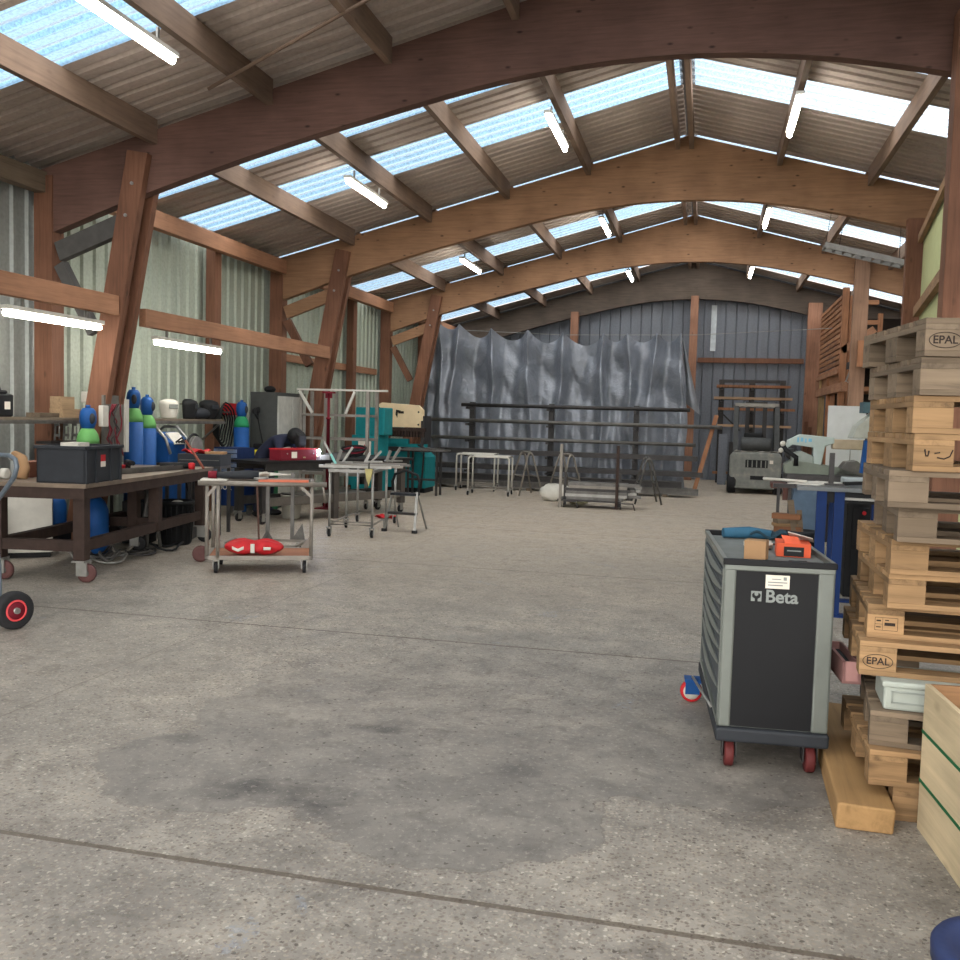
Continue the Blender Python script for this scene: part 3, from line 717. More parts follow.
for sx_ in (-.25, .25):
    for sy in (-.25, .25): part(t, 'wheel', MB().lathe([(.08, -.02), (.08, .02)], (sx_, sy, .08), 'y', 16), M_rubber)
for k in range(4):
    pts = [(.3, -.1+.06*k, 1.15), (.42, -.15+.08*k, 1.22-.03*k), (.5, -.05+.1*k, 1.02), (.44, .1*k-.1, .72), (.36, .1+.1*k, .5)]
    part(t, 'cable', MB().tube(pts, .014, 6), M_black)
t = thing('grey_reel', 'white and grey cable reel beside the blue welding machine', 'cable reel', (-6.66, 11.36, 1.1))
part(t, 'drum', MB().lathe([(.14, -.05), (.14, -.04), (.1, -.035), (.1, .035), (.14, .04), (.14, .05)], axis='x', n=22), M_galv)
part(t, 'hose_ring', MB().tube([(0, .165*math.cos(a), .165*math.sin(a)) for a in [k*PI/10 for k in range(20)]], .018, 7, closed=True), M_black)
part(t, 'foot', MB().b2(-.03, .03, -.03, .03, -1.1, -.1).b2(-.15, .15, -.15, .15, -1.1, -1.06), M_steel_dark)

# ------------------------------------------------------------------ brown steel workbench
WB = thing('workbench', 'large brown steel workbench on red caster wheels at the left, black crate on it', 'workbench', (-5.33, 7.28, 0), R(9.0))
# local: x to the left is negative, y goes into the hall
part(WB, 'table_top', MB().b2(-.98, 0, 0, 3.15, .862, .9), plain('worn_plate_steel', lin(118, 104, 90), .5, .4, .3, 5.), 'worn brown steel plate')
part(WB, 'apron', MB().b2(-.96, -.02, .015, .075, .76, .86).b2(-.96, -.02, 3.06, 3.12, .76, .86).b2(-.08, -.02, .02, 3.12, .76, .86).b2(-.96, -.90, .02, 3.12, .76, .86), M_brownsteel)
LG = [(-.1, .12), (-.1, 3.0), (-.50, 2.06), (-.88, .12), (-.88, 3.0)]
part(WB, 'leg', MB().b2(-.155, -.045, 1.65, 1.76, .28, .78), M_brownsteel, bevel=.006)
for x, y in LG:
    l = part(WB, 'leg', MB().b2(x-.055, x+.055, y-.055, y+.055, .2, .78), M_brownsteel, bevel=.006)
part(WB, 'lower_rail', MB().b2(-.88, -.1, .08, .16, .28, .38), M_brownsteel)
part(WB, 'lower_rail', MB().b2(-.14, -.06, .12, 2.9, .28, .38), M_brownsteel)
part(WB, 'lower_rail', MB().b2(-.92, -.84, .12, 2.9, .28, .38), M_brownsteel)
part(WB, 'lower_rail', MB().b2(-.88, -.1, 2.02, 2.1, .28, .38), M_brownsteel)
for x, y in LG:
    c = part(WB, 'caster', MB().b2(x-.06, x+.06, y-.07, y+.07, .185, .2).b2(x-.03, x+.07, y-.045, y-.03, .06, .19).b2(x-.03, x+.07, y+.03, y+.045, .06, .19), M_galv, 'galvanised caster fork')
    part(c, 'wheel', MB().lathe([(.03, -.022), (.06, -.024), (.085, -.02), (.085, .02), (.06, .024), (.03, .022)], (x+.05, y+.0, .085), 'y', 20), plain('worn_maroon', lin(92, 62, 60), .6) if y < 1 else M_rubber)
    part(c, 'wheel_hub', MB().lathe([(.03, -.03), (.03, .03)], (x+.05, y+.0, .085), 'y', 12), M_steel)
def on_bench(x, y):   # bench coordinates to world
    c, s = math.cos(R(9)), math.sin(R(9)); return (-5.33+c*x-s*y, 7.28+s*x+c*y)
def cr(x, y, z=.9): a = on_bench(x, y); return (a[0], a[1], z)
# black crate
t = thing('storage_crate', 'large black plastic crate with a small red and white sticker on the workbench corner', 'crate', cr(-.47, .03), R(9))
mb = MB(); Lx, Ly, Hc = .45, .70, .335
for (x0, x1, y0, y1) in ((0, Lx, 0, .014), (0, Lx, Ly-.014, Ly), (0, .014, 0, Ly), (Lx-.014, Lx, 0, Ly)): mb.b2(x0, x1, y0, y1, 0, Hc)
mb.b2(0, Lx, 0, Ly, 0, .012)
part(t, 'body', mb, M_anth)
part(t, 'rim', MB().b2(-.02, Lx+.02, -.02, .0, Hc-.03, Hc).b2(-.02, Lx+.02, Ly, Ly+.02, Hc-.03, Hc).b2(-.02, 0, -.02, Ly+.02, Hc-.03, Hc).b2(Lx, Lx+.02, -.02, Ly+.02, Hc-.03, Hc), M_anth, bevel=.005)
rb = MB()
for y in (.02, .2, .48, .66): rb.b2(Lx, Lx+.016, y-.02+.0, y+.02, 0, Hc-.03)
part(t, 'rib', rb, M_anth)
part(t, 'sticker', MB().b2(Lx, Lx+.002, .29, .38, .14, .19), M_paper, 'white half of the sticker')
part(t, 'sticker', MB().b2(Lx, Lx+.002, .29, .38, .19, .25), M_red, 'red half of the sticker')
single('workpiece', MB().b2(0, .28, 0, .5, 0, .28).b2(.05, .22, .1, .3, .28, .345), M_white, 'white block lying in the black crate', 'metal part', cr(-.39, .1, .914), R(9))
# things left of the crate
t = thing('cardboard_roll', 'brown curved cardboard tube standing on the workbench left of the black crate', 'cardboard', cr(-.80, .35))
part(t, 'tube', MB().tube([(0, 0, .0), (.0, .04, .1), (-.06, .08, .18), (-.16, .1, .21)], .05, 12), M_card)
part(t, 'plug', MB().lathe([(.035, 0), (.035, .03)], (-.2, .1, .2), 'x', 12), M_white, 'pale end plug')
for k, (x, y, w_, h, l, lab) in enumerate(((-.78, .62, .17, .16, .3, 'brown cardboard box standing directly left of the black crate'), (-.97, .55, .14, .15, .34, 'reddish brown wooden box at the left end of the workbench'))):
    single('small_box', MB().b2(0, w_, 0, l, 0, h), M_card if k == 0 else plain('reddish_wood', lin(120, 78, 62), .7), lab, 'box', cr(x, y), R(9), bevel=.004)
single('wood_offcut', MB().b2(0, .16, 0, .3, 0, .045), plain('greyish_board', lin(150, 140, 128), .7), 'flat grey board lying on top of the brown cardboard box', 'board', cr(-.775, .63, 1.061), R(9))
single('strap_roll', MB().lathe([(.03, -.03), (.05, -.03), (.05, .03), (.03, .03)], axis='x', n=16), M_white, 'small white roll of tape on the workbench left end', 'tape roll', cr(-.93, .30, .95))
# things on the right end of the bench
single('steel_channel', MB().b2(0, 1.5, -.05, .05, 0, .012).b2(0, 1.5, -.05, -.04, 0, .05).b2(0, 1.5, .04, .05, 0, .05), M_steel, 'long rusty steel channel lying along the workbench behind the angle grinder', 'steel profile', cr(-.42, 1.2), R(88), )
t = thing('angle_grinder', 'black and red angle grinder lying at the far right corner of the workbench', 'power tool', cr(-.22, 2.5), R(20))
part(t, 'body', MB().tube([(-.16, 0, .04), (-.05, 0, .04), (.08, 0, .045), (.16, 0, .045)], [.035, .04, .035, .03], 12), M_black)
part(t, 'head', MB().lathe([(.035, 0), (.04, .07), (.02, .08)], (.19, 0, 0), 'z', 12), M_red)
part(t, 'disc', MB().lathe([(.06, .0), (.06, .004)], (.19, 0, -.0), 'z', 20), M_steel)
single('tool_case', MB().b2(-.12, .12, -.08, .08, 0, .06), M_red, 'small bright red plastic tray on the workbench below the welding machine', 'tray', cr(-.7, 2.0), R(5), bevel=.01)
single('drill', MB().tube([(-.1, 0, .09), (.12, 0, .09)], [.035, .025], 10).bar((-.05, 0, .08), (-.08, 0, 0), .04, .05, (1, 0, 0)), M_black, 'black cordless drill lying next to the red tray', 'power tool', cr(-.5, 1.95), R(-40))
single('clamp_tool', MB().bar((-.2, 0, .02), (.2, .04, .03), .03, .02).bar((-.18, 0, .02), (-.18, 0, .09), .02, .02).bar((.0, 0, .02), (.0, 0, .08), .02, .02), M_steel, 'grey bar clamp lying by the black crate on the workbench', 'clamp', cr(-.7, 1.35), R(60))
t = thing('tool_chest', 'dark grey tool chest on a steel stand beyond the far end of the workbench', 'tool chest', (-6.28, 10.98, 0), R(9))
part(t, 'chest', MB().b2(-.28, .28, -.2, .2, .88, 1.03), M_anth, bevel=.006)
for x in (-.26, .26):
    for y in (-.18, .18): part(t, 'leg', MB().b2(x-.02, x+.02, y-.02, y+.02, 0, .85), M_steel_dark)
part(t, 'stand_top', MB().b2(-.28, .28, -.2, .2, .85, .88), M_steel_dark)
part(t, 'front_strip', MB().b2(-.26, .26, -.206, -.2, .95, .96), M_steel)
single('rag', MB().grid(10, 8, lambda u, v: ((u-.5)*.3, (v-.5)*.22, .025+.03*math.sin(u*9)*math.cos(v*7))), M_red, 'crumpled red rag on the dark grey tool chest', 'rag', (-6.38, 10.95, 1.035), solid=.01)
single('card_piece', MB().b2(-.12, .12, -.1, .1, 0, .03), M_card, 'orange brown cardboard lid on the dark grey tool chest', 'cardboard', (-6.13, 11.0, 1.031), R(15))
single('squeegee', MB().bar((.12, 0, 0), (-.18, .1, .32), .02, .02), plain('reddish_pole', lin(132, 72, 56), .5), 'reddish wooden handle leaning on the end of the workbench', 'handle', cr(-.1, 2.8))
# under the bench
t = thing('low_cabinet', 'white low cabinet with a small handle standing under the workbench', 'cabinet', (-7.02, 8.2, 0), R(37))
part(t, 'body', MB().b2(0, .5, 0, .4, .05, .74), plain('dark_side', lin(48, 50, 50), .6))
d = part(t, 'door', MB().b2(0, .5, -.02, 0, .06, .74), M_white, bevel=.003)
part(d, 'handle', MB().b2(.02, .04, -.04, -.02, .45, .56), M_galv)
part(t, 'plinth', MB().b2(.02, .48, .02, .38, 0, .05), M_black)
def jug(loc, label, h=.45, r=.14):
    t = thing('blue_canister', label, 'canister', loc, group='blue canisters under the workbench')
    part(t, 'body', MB().lathe([(r*.9, 0), (r, .03), (r, h*.75), (r*.7, h*.92), (r*.3, h)], n=18), M_blue)
    part(t, 'cap', MB().lathe([(.04, h), (.04, h+.05), (0, h+.05)], n=12), M_white)
    return t
jug((-6.95, 8.98, .2), 'blue canister under the workbench right of the white cabinet', .42, .11)
jug((-6.40, 8.92, 0), 'blue canister under the workbench behind the near leg, lower one', .62, .13)
single('low_platform', MB().b2(-.11, .11, -.11, .11, 0, .2), M_black, 'black low box under the blue canister beneath the workbench', 'box', (-6.95, 8.98, 0))
single('equipment_box', MB().b2(-.25, .3, -.22, .22, 0, .55), M_black, 'black equipment case under the left end of the workbench', 'box', (-7.1, 7.75, 0), R(8), bevel=.02)
single('grey_canister', MB().lathe([(.05, 0), (.05, .2), (.02, .24), (0, .24)], n=12), M_white, 'small white spray can on the black case under the workbench', 'can', (-6.95, 7.7, .55))
t = thing('hose_heap', 'heap of pale hoses and straps on the floor under the workbench', 'hose', (-6.0, 8.9, 0))
for k in range(9):
    cx, cy = random.uniform(-.25, .25), random.uniform(-.5, .7); r = random.uniform(.08, .17)
    part(t, 'hose', MB().tube([(cx+r*math.cos(a)*(1+.2*math.sin(3*a+k)), cy+1.3*r*math.sin(a), .02+.015*k*(.5+.5*math.sin(2*a))) for a in [j*PI/9 for j in range(18)]], .013, 6, closed=True), [M_tubegrey, M_steel, M_steel_dark, M_galv, M_black][k % 5])
for (x, y, h, c, lab) in ((-6.6, 9.6, .5, M_black, 'black box on the floor behind the first inclined column'), (-6.35, 10.1, .35, M_steel_dark, 'dark steel box on the floor by the gas cylinder trolley')):
    single('floor_box', MB().b2(-.16, .16, -.15, .15, 0, h), c, lab, 'box', (x+.1, y+.28, 0), .3, bevel=.01)
single('pipe_bundle', MB().tube([(0, 0, 0.02), (.1, .05, .8)], .02, 8).tube([(.1, 0, .02), (.0, .1, .85)], .018, 8).tube([(.2, .1, .02), (.1, .1, .7)], .02, 8), M_steel, 'short steel tubes leaning beneath the workbench near its middle leg', 'pipes', (-6.15, 9.35, 0))
# black waste bin
t = thing('waste_bin', 'round ribbed black waste bin full of scraps beside the workbench', 'bin', (-6.05, 9.92, 0))
part(t, 'bucket', MB().lathe([(.16, 0), (.18, .02), (.205, .48), (.22, .48), (.22, .52), (.2, .52), (.19, .45), (.17, .42), (0, .42)], n=28), M_black)
rb = MB()
for k in range(20):
    a = 2*PI*k/20; rb.bar((.177*math.cos(a), .177*math.sin(a), .03), (.205*math.cos(a), .205*math.sin(a), .46), .01, .02, (math.cos(a), math.sin(a), 0))
part(t, 'outer_ribbing', rb, M_black)
part(t, 'scraps', MB().ball((0, .03, .44), .14, .12, .06).ball((.06, -.05, .46), .1, .08, .07), M_white, 'pale paper scraps')

# ------------------------------------------------------------------ white hand cart (flat trolley with tall frame)
def caster(par, x, y, r=.055, mat=None, name='caster', h=None, axis='x'):
    h = h or 2*r+.03
    c = part(par, name, MB().b2(x-.035, x+.035, y-.04, y+.04, h-.01, h).b2(x-.03, x-.022, y-.03, y+.03, r*.7, h).b2(x+.022, x+.03, y-.03, y+.03, r*.7, h), M_galv)
    part(c, 'wheel', MB().lathe([(r*.75, -.017), (r, -.014), (r, .014), (r*.75, .017)], (x, y, r), axis, 18), mat or M_rubber)
    return c
CT = thing('platform_cart', 'pale tubular platform cart with wooden deck, red bag on its lower shelf', 'cart', (-4.68, 8.20, 0), R(23.5))
tb = M_tubegrey
part(CT, 'deck', MB().b2(.03, 1.0, .03, .6, .15, .17), wood('worn_red_ply', lin(150, 104, 80), 'x', .2, obj_var=0), 'worn brown plywood deck')
part(CT, 'base_frame', MB().b2(0, 1.03, 0, .035, .135, .175).b2(0, 1.03, .6, .635, .135, .175).b2(0, .035, 0, .635, .135, .175).b2(.995, 1.03, 0, .635, .135, .175), tb, bevel=.004)
for x in (.0, 1.0):
    for y in (.01, .6): part(CT, 'upright', MB().tube([(x+.015, y+.01, .15), (x+.015, y+.01, .88)], .019, 10), tb)
part(CT, 'upright', MB().tube([(.12, .01, .15), (.12, .01, .88)], .019, 10), tb)
part(CT, 'top_frame', MB().tube([(-.07, 0.01, .885), (1.16, .01, .885)], .026, 10).tube([(.0, .61, .885), (1.05, .61, .885)], .02, 10).tube([(.015, .01, .885), (.015, .61, .885)], .02, 10).tube([(1.015, .01, .885), (1.015, .61, .885)], .02, 10).tube([(1.12, -.0, .885), (1.15, .05, .7)], .012, 6), tb)
part(CT, 'corner_brace', MB().bar((.015, .01, .76), (.11, .01, .87), .015, .03).bar((1.015, .01, .76), (.9, .01, .87), .015, .03).prism([(.9, .17), (1.0, .17), (1.0, .3)], .6, .606, 'xz').prism([(.05, .17), (.16, .17), (.05, .3)], .6, .606, 'xz'), tb)
part(CT, 'corner_plate', MB().b2(-.05, .2, -.02, .2, .905, .925), M_white, 'pale corner plate', bevel=.01)
part(CT, 'top_strip', MB().b2(.5, .98, -.015, .09, .905, .925), plain('salmon_board', lin(196, 110, 84), .6), 'salmon coloured board on the top rail')
for x, y in ((.1, .06), (.95, .06), (.1, .58), (.95, .58)): caster(CT, x, y, .055, M_rubber)
t = thing('red_bag', 'crumpled red and white plastic bag lying on the platform cart deck', 'bag', (-4.31, 8.50, .17), R(20))
def bagf(u, v):
    a, b_ = u*2*PI, v*PI
    r = 1+.22*math.sin(3*a+5*v)+.12*math.sin(7*a-4*v)
    nz = 1-.35*math.exp(-((math.sin(b_)*math.cos(a))*4)**2)
    return (.29*math.sin(b_)*math.cos(a)*1., .12*r*math.sin(b_)*math.sin(a), .08-.085*math.cos(b_)*nz*(1+.12*math.sin(5*a)))
part(t, 'body', MB().grid(40, 18, bagf), M_red)
part(t, 'white_print', MB().grid(3, 10, lambda u, v: (.0+.04*(u-.5), -.131+.0, .035+.09*v)).grid(8, 3, lambda u, v: (-.14+.11*(u-.5), -.135, .06+.03*(v-.5)+.05*abs(u-.5))).grid(5, 3, lambda u, v: (.14+.07*(u-.5), -.135, .08+.03*(v-.5))), M_white, 'white stripes printed on the bag', solid=.004)
t = thing('gun_tool', 'black and red electric grinder lying on top of the platform cart', 'power tool', (-4.43, 8.42, .915), R(23))
part(t, 'body', MB().tube([(-.22, 0, .045), (-.05, 0, .045), (.06, 0, .05), (.18, 0, .05)], [.03, .04, .045, .04], 12), M_anth)
part(t, 'handle', MB().tube([(-.3, 0, .045), (-.22, 0, .045)], .04, 10), M_darkred)
part(t, 'guard', MB().lathe([(.07, .0), (.075, .03)], (.2, 0, 0), 'z', 16), M_galv)
single('rag', MB().grid(10, 8, lambda u, v: ((u-.5)*.32, (v-.5)*.16, .02+.025*math.sin(u*9)*math.cos(v*7))), plain('white_glove', lin(186, 180, 170), .9), 'whitish work glove lying on the platform cart behind the grinder', 'glove', (-4.48, 8.8, .925), R(23), solid=.012)
# loose frame behind the cart
t = thing('tilted_trolley', 'small steel dolly frame lying on the floor behind the platform cart', 'dolly', (-5.15, 9.35, 0), R(12))
part(t, 'frame', MB().b2(0, .85, 0, .03, .1, .13).b2(0, .85, .5, .53, .1, .13).b2(0, .03, 0, .53, .1, .13).b2(.82, .85, 0, .53, .1, .13), tb)
part(t, 'upright', MB().b2(.5, .54, 0, .03, .13, .78).b2(.66, .7, .5, .53, .13, .9), M_steel)
part(t, 'gusset', MB().prism([(.42, .13), (.62, .13), (.52, .3)], 0, .008, 'xz').prism([(.68, .13), (.83, .13), (.8, .32)], .5, .508, 'xz'), M_steel)
for x, y in ((.06, .05), (.78, .05), (.06, .48), (.78, .48)): caster(t, x, y, .035, M_rubber, h=.1)
single('caster_wheel', MB().lathe([(.03, -.02), (.06, -.025), (.085, -.02), (.085, .02), (.06, .025), (.03, .02)], (0, 0, .085), 'y', 22), plain('worn_maroon', lin(92, 62, 60), .6), 'dark red wheel standing on the floor between black bin and platform cart', 'wheel', (-5.1, 8.85, 0), R(30))
single('pry_bar', MB().bar((0, 0, .015), (-.22, .35, .86), .02, .02), plain('brown_bar', lin(74, 52, 44), .6), 'thin brown steel bar leaning behind the platform cart', 'bar', (-4.55, 9.1, 0))

# ------------------------------------------------------------------ hand truck at the left edge
HT = thing('hand_truck', 'grey tubular hand truck with red-rimmed rubber wheels at the left edge', 'hand truck', (-4.87, 5.62, 0), R(-20))
hg = plain('grey_blue_tube', lin(92, 102, 112), .4, .2)
part(HT, 'frame', MB().tube([(.09, .0, .15), (.09, .0, .25), (.05, .02, .45), (-.01, .04, .55), (-.14, .06, .62), (-.20, .08, .72), (-.18, .1, .84), (-.06, .12, .96), (.08, .12, 1.08), (.11, .12, 1.15), (.09, .12, 1.20), (.02, .12, 1.225), (-.5, .12, 1.225), (-.58, .12, 1.15), (-.54, .1, 1.05), (-.42, .1, .9), (-.42, .08, .7), (-.52, .04, .55), (-.54, 0, .15)], .017, 10).tube([(-.41, .08, .75), (-.2, .08, .75)], .015, 8), hg)
part(HT, 'toe_plate', MB().b2(-.45, .02, -.3, 0, .03, .045), hg)
part(HT, 'axle', MB().tube([(-.6, .07, .135), (.2, .07, .135)], .012, 8), M_galv)
for x in (.15, -.6):
    wl_ = part(HT, 'tyre', MB().lathe([(.075, -.03), (.115, -.042), (.133, -.03), (.137, 0), (.133, .03), (.115, .042), (.075, .03)], (x, .07, .137), 'x', 28), M_rubber)
    part(wl_, 'rim', MB().lathe([(.02, -.034), (.078, -.034), (.08, -.02), (.08, .02), (.078, .034), (.02, .034)], (x, .07, .137), 'x', 24), M_darkred, 'red wheel rim')
    part(wl_, 'hub', MB().lathe([(.022, -.05), (.022, .05)], (x, .07, .137), 'x', 14), M_galv)
    part(wl_, 'rim_edge', MB().tube([(x+.036, .07+.07*math.cos(a), .137+.07*math.sin(a)) for a in [k*PI/12 for k in range(24)]], .007, 6, closed=True), plain('bright_red_rim', lin(206, 74, 78), .4))
single('cardboard_box', MB().b2(-.42, .03, -.36, -.06, .0, .47), M_card, 'cardboard box standing on the toe plate of the hand truck', 'box', (-4.86, 5.62, .046), R(-20), bevel=.004)
# ------------------------------------------------------------------ welder's table
T2 = thing('welding_table', 'black steel welding table on casters with a red box and the welder leaning over it', 'workbench', (-6.0, 12.0, 0), R(-24.2))
# local: y runs along the long side facing the camera (from left to right), x to the left is negative
part(T2, 'table_top', MB().b2(-.7, 0, 0, 3.2, .86, .9), plain('black_plate', lin(40, 38, 40), .45, .5))
part(T2, 'apron', MB().b2(-.06, -.02, .1, 3.1, .76, .86).b2(-.66, -.62, .1, 3.1, .76, .86), M_steel_dark)
for x, y in ((-.1, .12), (-.1, 1.5), (-.1, 3.0), (-.62, .12), (-.62, 3.0)):
    part(T2, 'leg', MB().b2(x-.05, x+.05, y-.05, y+.05, .16 if y != 1.5 else 0.0, .78), M_steel_dark if y == .12 else plain('grey_brown_leg', lin(84, 78, 74), .5, .4))
    if y != 1.5: caster(T2, x, y, .06, M_rubber, h=.165)
part(T2, 'lower_rail', MB().b2(-.13, -.07, .12, 3.0, .25, .37), plain('grey_rail', lin(104, 98, 92), .5, .4))
part(T2, 'lower_rail', MB().b2(-.65, -.59, .12, 3.0, .25, .37), M_steel_dark)
part(T2, 'lower_shelf', MB().b2(-.62, -.12, .9, 2.2, .37, .385), M_galv)
def on_t2(x, y, z=.9):
    a = R(-24.2); c, s = math.cos(a), math.sin(a); return (-6.0+c*x-s*y, 12.0+s*x+c*y, z)
t = thing('metal_box', 'dark red steel box with a white label lying on the welding table before the welder', 'box', on_t2(-.05, .40), R(65.8))
# local x along the long side
part(t, 'body', MB().b2(0, .68, 0, .25, 0, .17), M_darkred, bevel=.006)
part(t, 'lid_edge', MB().b2(-.005, .685, -.005, .255, .155, .172), M_red)
part(t, 'label_sticker', MB().b2(.2, .30, -.003, 0, .035, .125), M_paper, 'white label')
part(t, 'screw', MB().lathe([(.012, -.004), (.012, 0)], (.12, 0, .1), 'y', 8).lathe([(.012, -.004), (.012, 0)], (.62, 0, .1), 'y', 8), M_galv)
# welding arc: a small glowing point with a real lamp
ar = single('welding_arc', MB().ball((0, 0, 0), .03, n=10, m=8), M_arc, 'bright white welding arc at the right end of the dark red box', 'welding spark', on_t2(-.06, 1.13, 1.03))
li = bpy.data.lights.new('arc_light', 'POINT'); li.energy = 6; li.color = (.75, .8, 1); li.shadow_soft_size = .03
lo = bpy.data.objects.new('arc_light', li); COL.objects.link(lo); lo.location = on_t2(-.02, 1.17, 1.05)
single('weld_fixture', MB().b2(-.08, .1, -.06, .06, 0, .07).b2(-.08, -.05, -.03, .03, .07, .115), M_galv, 'shiny steel fixture beside the welding arc', 'metal part', on_t2(-.12, 1.25), R(60))
for k, (x, y, l, a_) in enumerate(((-.35, 1.75, .5, 70), (-.2, 1.6, .4, 50), (-.5, 2.0, .45, 80))):
    single('steel_profile', MB().b2(-l/2, l/2, -.04, .04, 0, .05).b2(-l/2, l/2, -.04, -.03, .05, .09), M_steel if k else M_steel_dark, ['dark steel channel offcut on the welding table beside the fixture', 'grey steel angle offcut on the front edge of the welding table', 'grey steel angle offcut at the back of the welding table'][k], 'steel profile', on_t2(x, y), R(a_))
t = thing('cable_coil', 'black and red coiled cable on the welding table right of the steel offcuts', 'cable', on_t2(-.55, 2.35))
for k in range(4): part(t, 'loop', MB().tube([((.14+.02*k)*math.cos(a), (.13+.01*k)*math.sin(a), .05+.03*k+.04*math.sin(a)) for a in [j*PI/9 for j in range(18)]], .016, 6, closed=True), M_darkred if k == 2 else M_black)
single('steel_plate', MB().b2(-.3, .3, -.35, .35, 0, .012), M_white, 'cream board leaning on the front of the welding table', 'board', (-5.72, 11.98, .55), R(-20))
bpy.context.scene.objects['steel_plate'].rotation_euler = (R(0), R(0), R(-24)); bpy.context.scene.objects['steel_plate'].location = (-5.88, 11.65, .74)
t = thing('cart_bucket', 'white plastic bucket standing under the welding table', 'bucket', on_t2(-.5, 1.0, .0))
part(t, 'body', MB().lathe([(.13, 0), (.16, .34), (.165, .34), (.165, .36), (.15, .36), (.14, .1), (0, .1)], n=20), M_white)
part(t, 'handle', MB().tube([(.165*math.cos(a), .0, .33-.14*math.sin(a)) for a in [k*PI/8 for k in range(9)]], .005, 5), M_galv)
single('green_cabinet', MB().b2(-.2, .2, -.14, .14, 0, .7), M_dgreen, 'dark green steel cabinet carrying the yellow case behind the blue tool cart', 'cabinet', (-6.95, 14.0, 0), R(0), bevel=.02)

# ------------------------------------------------------------------ the welder (person)
def skin(name, verts, edges, radii, mat, parent, root=0, sub=2):
    me = bpy.data.meshes.new(name); me.from_pydata(verts, edges, [])
    o = bpy.data.objects.new(name, me); COL.objects.link(o)
    if parent: o.parent = parent
    md = o.modifiers.new('skin', 'SKIN'); md.use_smooth_shade = True
    for i, d in enumerate(me.skin_vertices[0].data):
        r = radii[i]; d.radius = r if isinstance(r, tuple) else (r, r); d.use_root = (i == root)
    s_ = o.modifiers.new('sub', 'SUBSURF'); s_.levels = sub; s_.render_levels = sub
    me.materials.append(mat); return o
PE = thing('person', 'person in navy work clothes and dark welding hood bending over the welding table', 'person', (-6.56, 13.2, 0), R(-12))
# local +x points across the table (to the camera's right); y is the person's left
V = [(0, 0, .93), (.10, 0, 1.02), (.26, 0, 1.14), (.42, 0, 1.20), (.50, 0, 1.215),          # pelvis .. neck base
     (0, .11, .88), (.03, .14, .50), (-.02, .16, .09), (.12, .17, .05),                        # left leg
     (0, -.11, .88), (.05, -.15, .50), (.0, -.17, .09), (.14, -.19, .05),                     # right leg
     (.42, .17, 1.17), (.56, .25, 1.00), (.74, .17, .985), (.80, .13, .985),                    # left arm
     (.42, -.17, 1.17), (.52, -.28, .99), (.72, -.24, .97), (.79, -.22, .97)]                 # right arm
E_ = [(0, 1), (1, 2), (2, 3), (3, 4), (0, 5), (5, 6), (6, 7), (7, 8), (0, 9), (9, 10), (10, 11), (11, 12),
      (3, 13), (13, 14), (14, 15), (15, 16), (3, 17), (17, 18), (18, 19), (19, 20)]
RR = [(.15, .13), (.15, .13), (.17, .13), (.16, .12), (.07, .07), .10, .075, .055, .04, .10, .075, .055, .04, .08, .055, .045, .035, .08, .055, .045, .035]
body = skin('body', V, E_, RR, M_jacket, PE)
body['label'] = 'navy jacket and trousers'
for sg, p, q in ((1, (.80, .13, .985), (.85, .10, .975)), (-1, (.79, -.22, .97), (.85, -.2, .965))):
    gl = [p, q]; ed = [(0, 1)]; rd = [.036, .042]
    for k in range(4):
        a = (k-1.5)*.021; b0 = len(gl)
        gl += [(q[0]+.035, q[1]+a, q[2]), (q[0]+.07-.006*abs(k-1), q[1]+a*1.1, q[2]-.012), (q[0]+.085-.008*abs(k-1), q[1]+a*1.1, q[2]-.035)]
        ed += [(1, b0), (b0, b0+1), (b0+1, b0+2)]; rd += [.012, .0105, .009]
    b0 = len(gl); gl += [(q[0]+.01, q[1]-sg*.045, q[2]-.005), (q[0]+.045, q[1]-sg*.055, q[2]-.02)]; ed += [(1, b0), (b0, b0+1)]; rd += [.013, .011]
    g_ = skin('glove', gl, ed, rd, plain('leather_glove', lin(150, 128, 96), .8), PE); g_['label'] = 'pale leather work glove'
part(PE, 'head', MB().ball((.615, 0, 1.225), .07, .07, .09, 16, 10), M_skin, 'face hidden under the hood')
hd = MB()
hd.ball((.595, 0, 1.245), .125, .115, .125, 18, 12)
part(PE, 'hood', hd, M_black, 'dark welding hood')
part(PE, 'face_shield', MB().prism([(.64, 1.12), (.70, 1.05), (.735, 1.12), (.735, 1.25), (.69, 1.31), (.64, 1.31)], -.09, .09, 'xz'), M_black, 'dark welding face shield', bevel=.02)
part(PE, 'shoe', MB().ball((.08, .17, .05), .15, .055, .05).ball((.10, -.19, .05), .15, .055, .05), M_rubber)
single('torch_lead', MB().tube([(0, 0, 0), (.05, .05, .08), (-.05, .2, .05), (-.2, .35, 0.02)], .013, 6), M_black, 'black welding torch lead on the table beside the dark red box', 'cable', on_t2(-.45, 1.1, .915))
# yellow case and green cabinet, blue tool cart
t = thing('yellow_case', 'yellow and black tool case standing on the dark green cabinet behind the welder', 'case', (-6.95, 14.0, .701))
part(t, 'body', MB().b2(-.18, .18, -.08, .08, .0, .28), M_yellow, bevel=.03)
part(t, 'lid', MB().b2(-.16, .16, -.07, .07, .28, .38), M_black, bevel=.02)
part(t, 'print', MB().b2(-.12, .12, -.084, -.08, .1, .15), M_black)
TC = thing('tool_cart', 'dark blue drawer cart with pale drawer fronts beside the workbench end', 'tool cart', (-7.28, 12.95, 0), R(-14))
part(TC, 'body', MB().b2(0, .5, 0, .4, .16, .66), M_deepblue, bevel=.01)
text(TC, 'lettering', 'BOX', .12, M_paper, (.27, -.004, .44), (PI/2, 0, 0))
part(TC, 'upper_body', MB().b2(0.02, .48, 0.02, .4, .66, 1.04), plain('dark_blue_body', lin(30, 46, 84), .4))
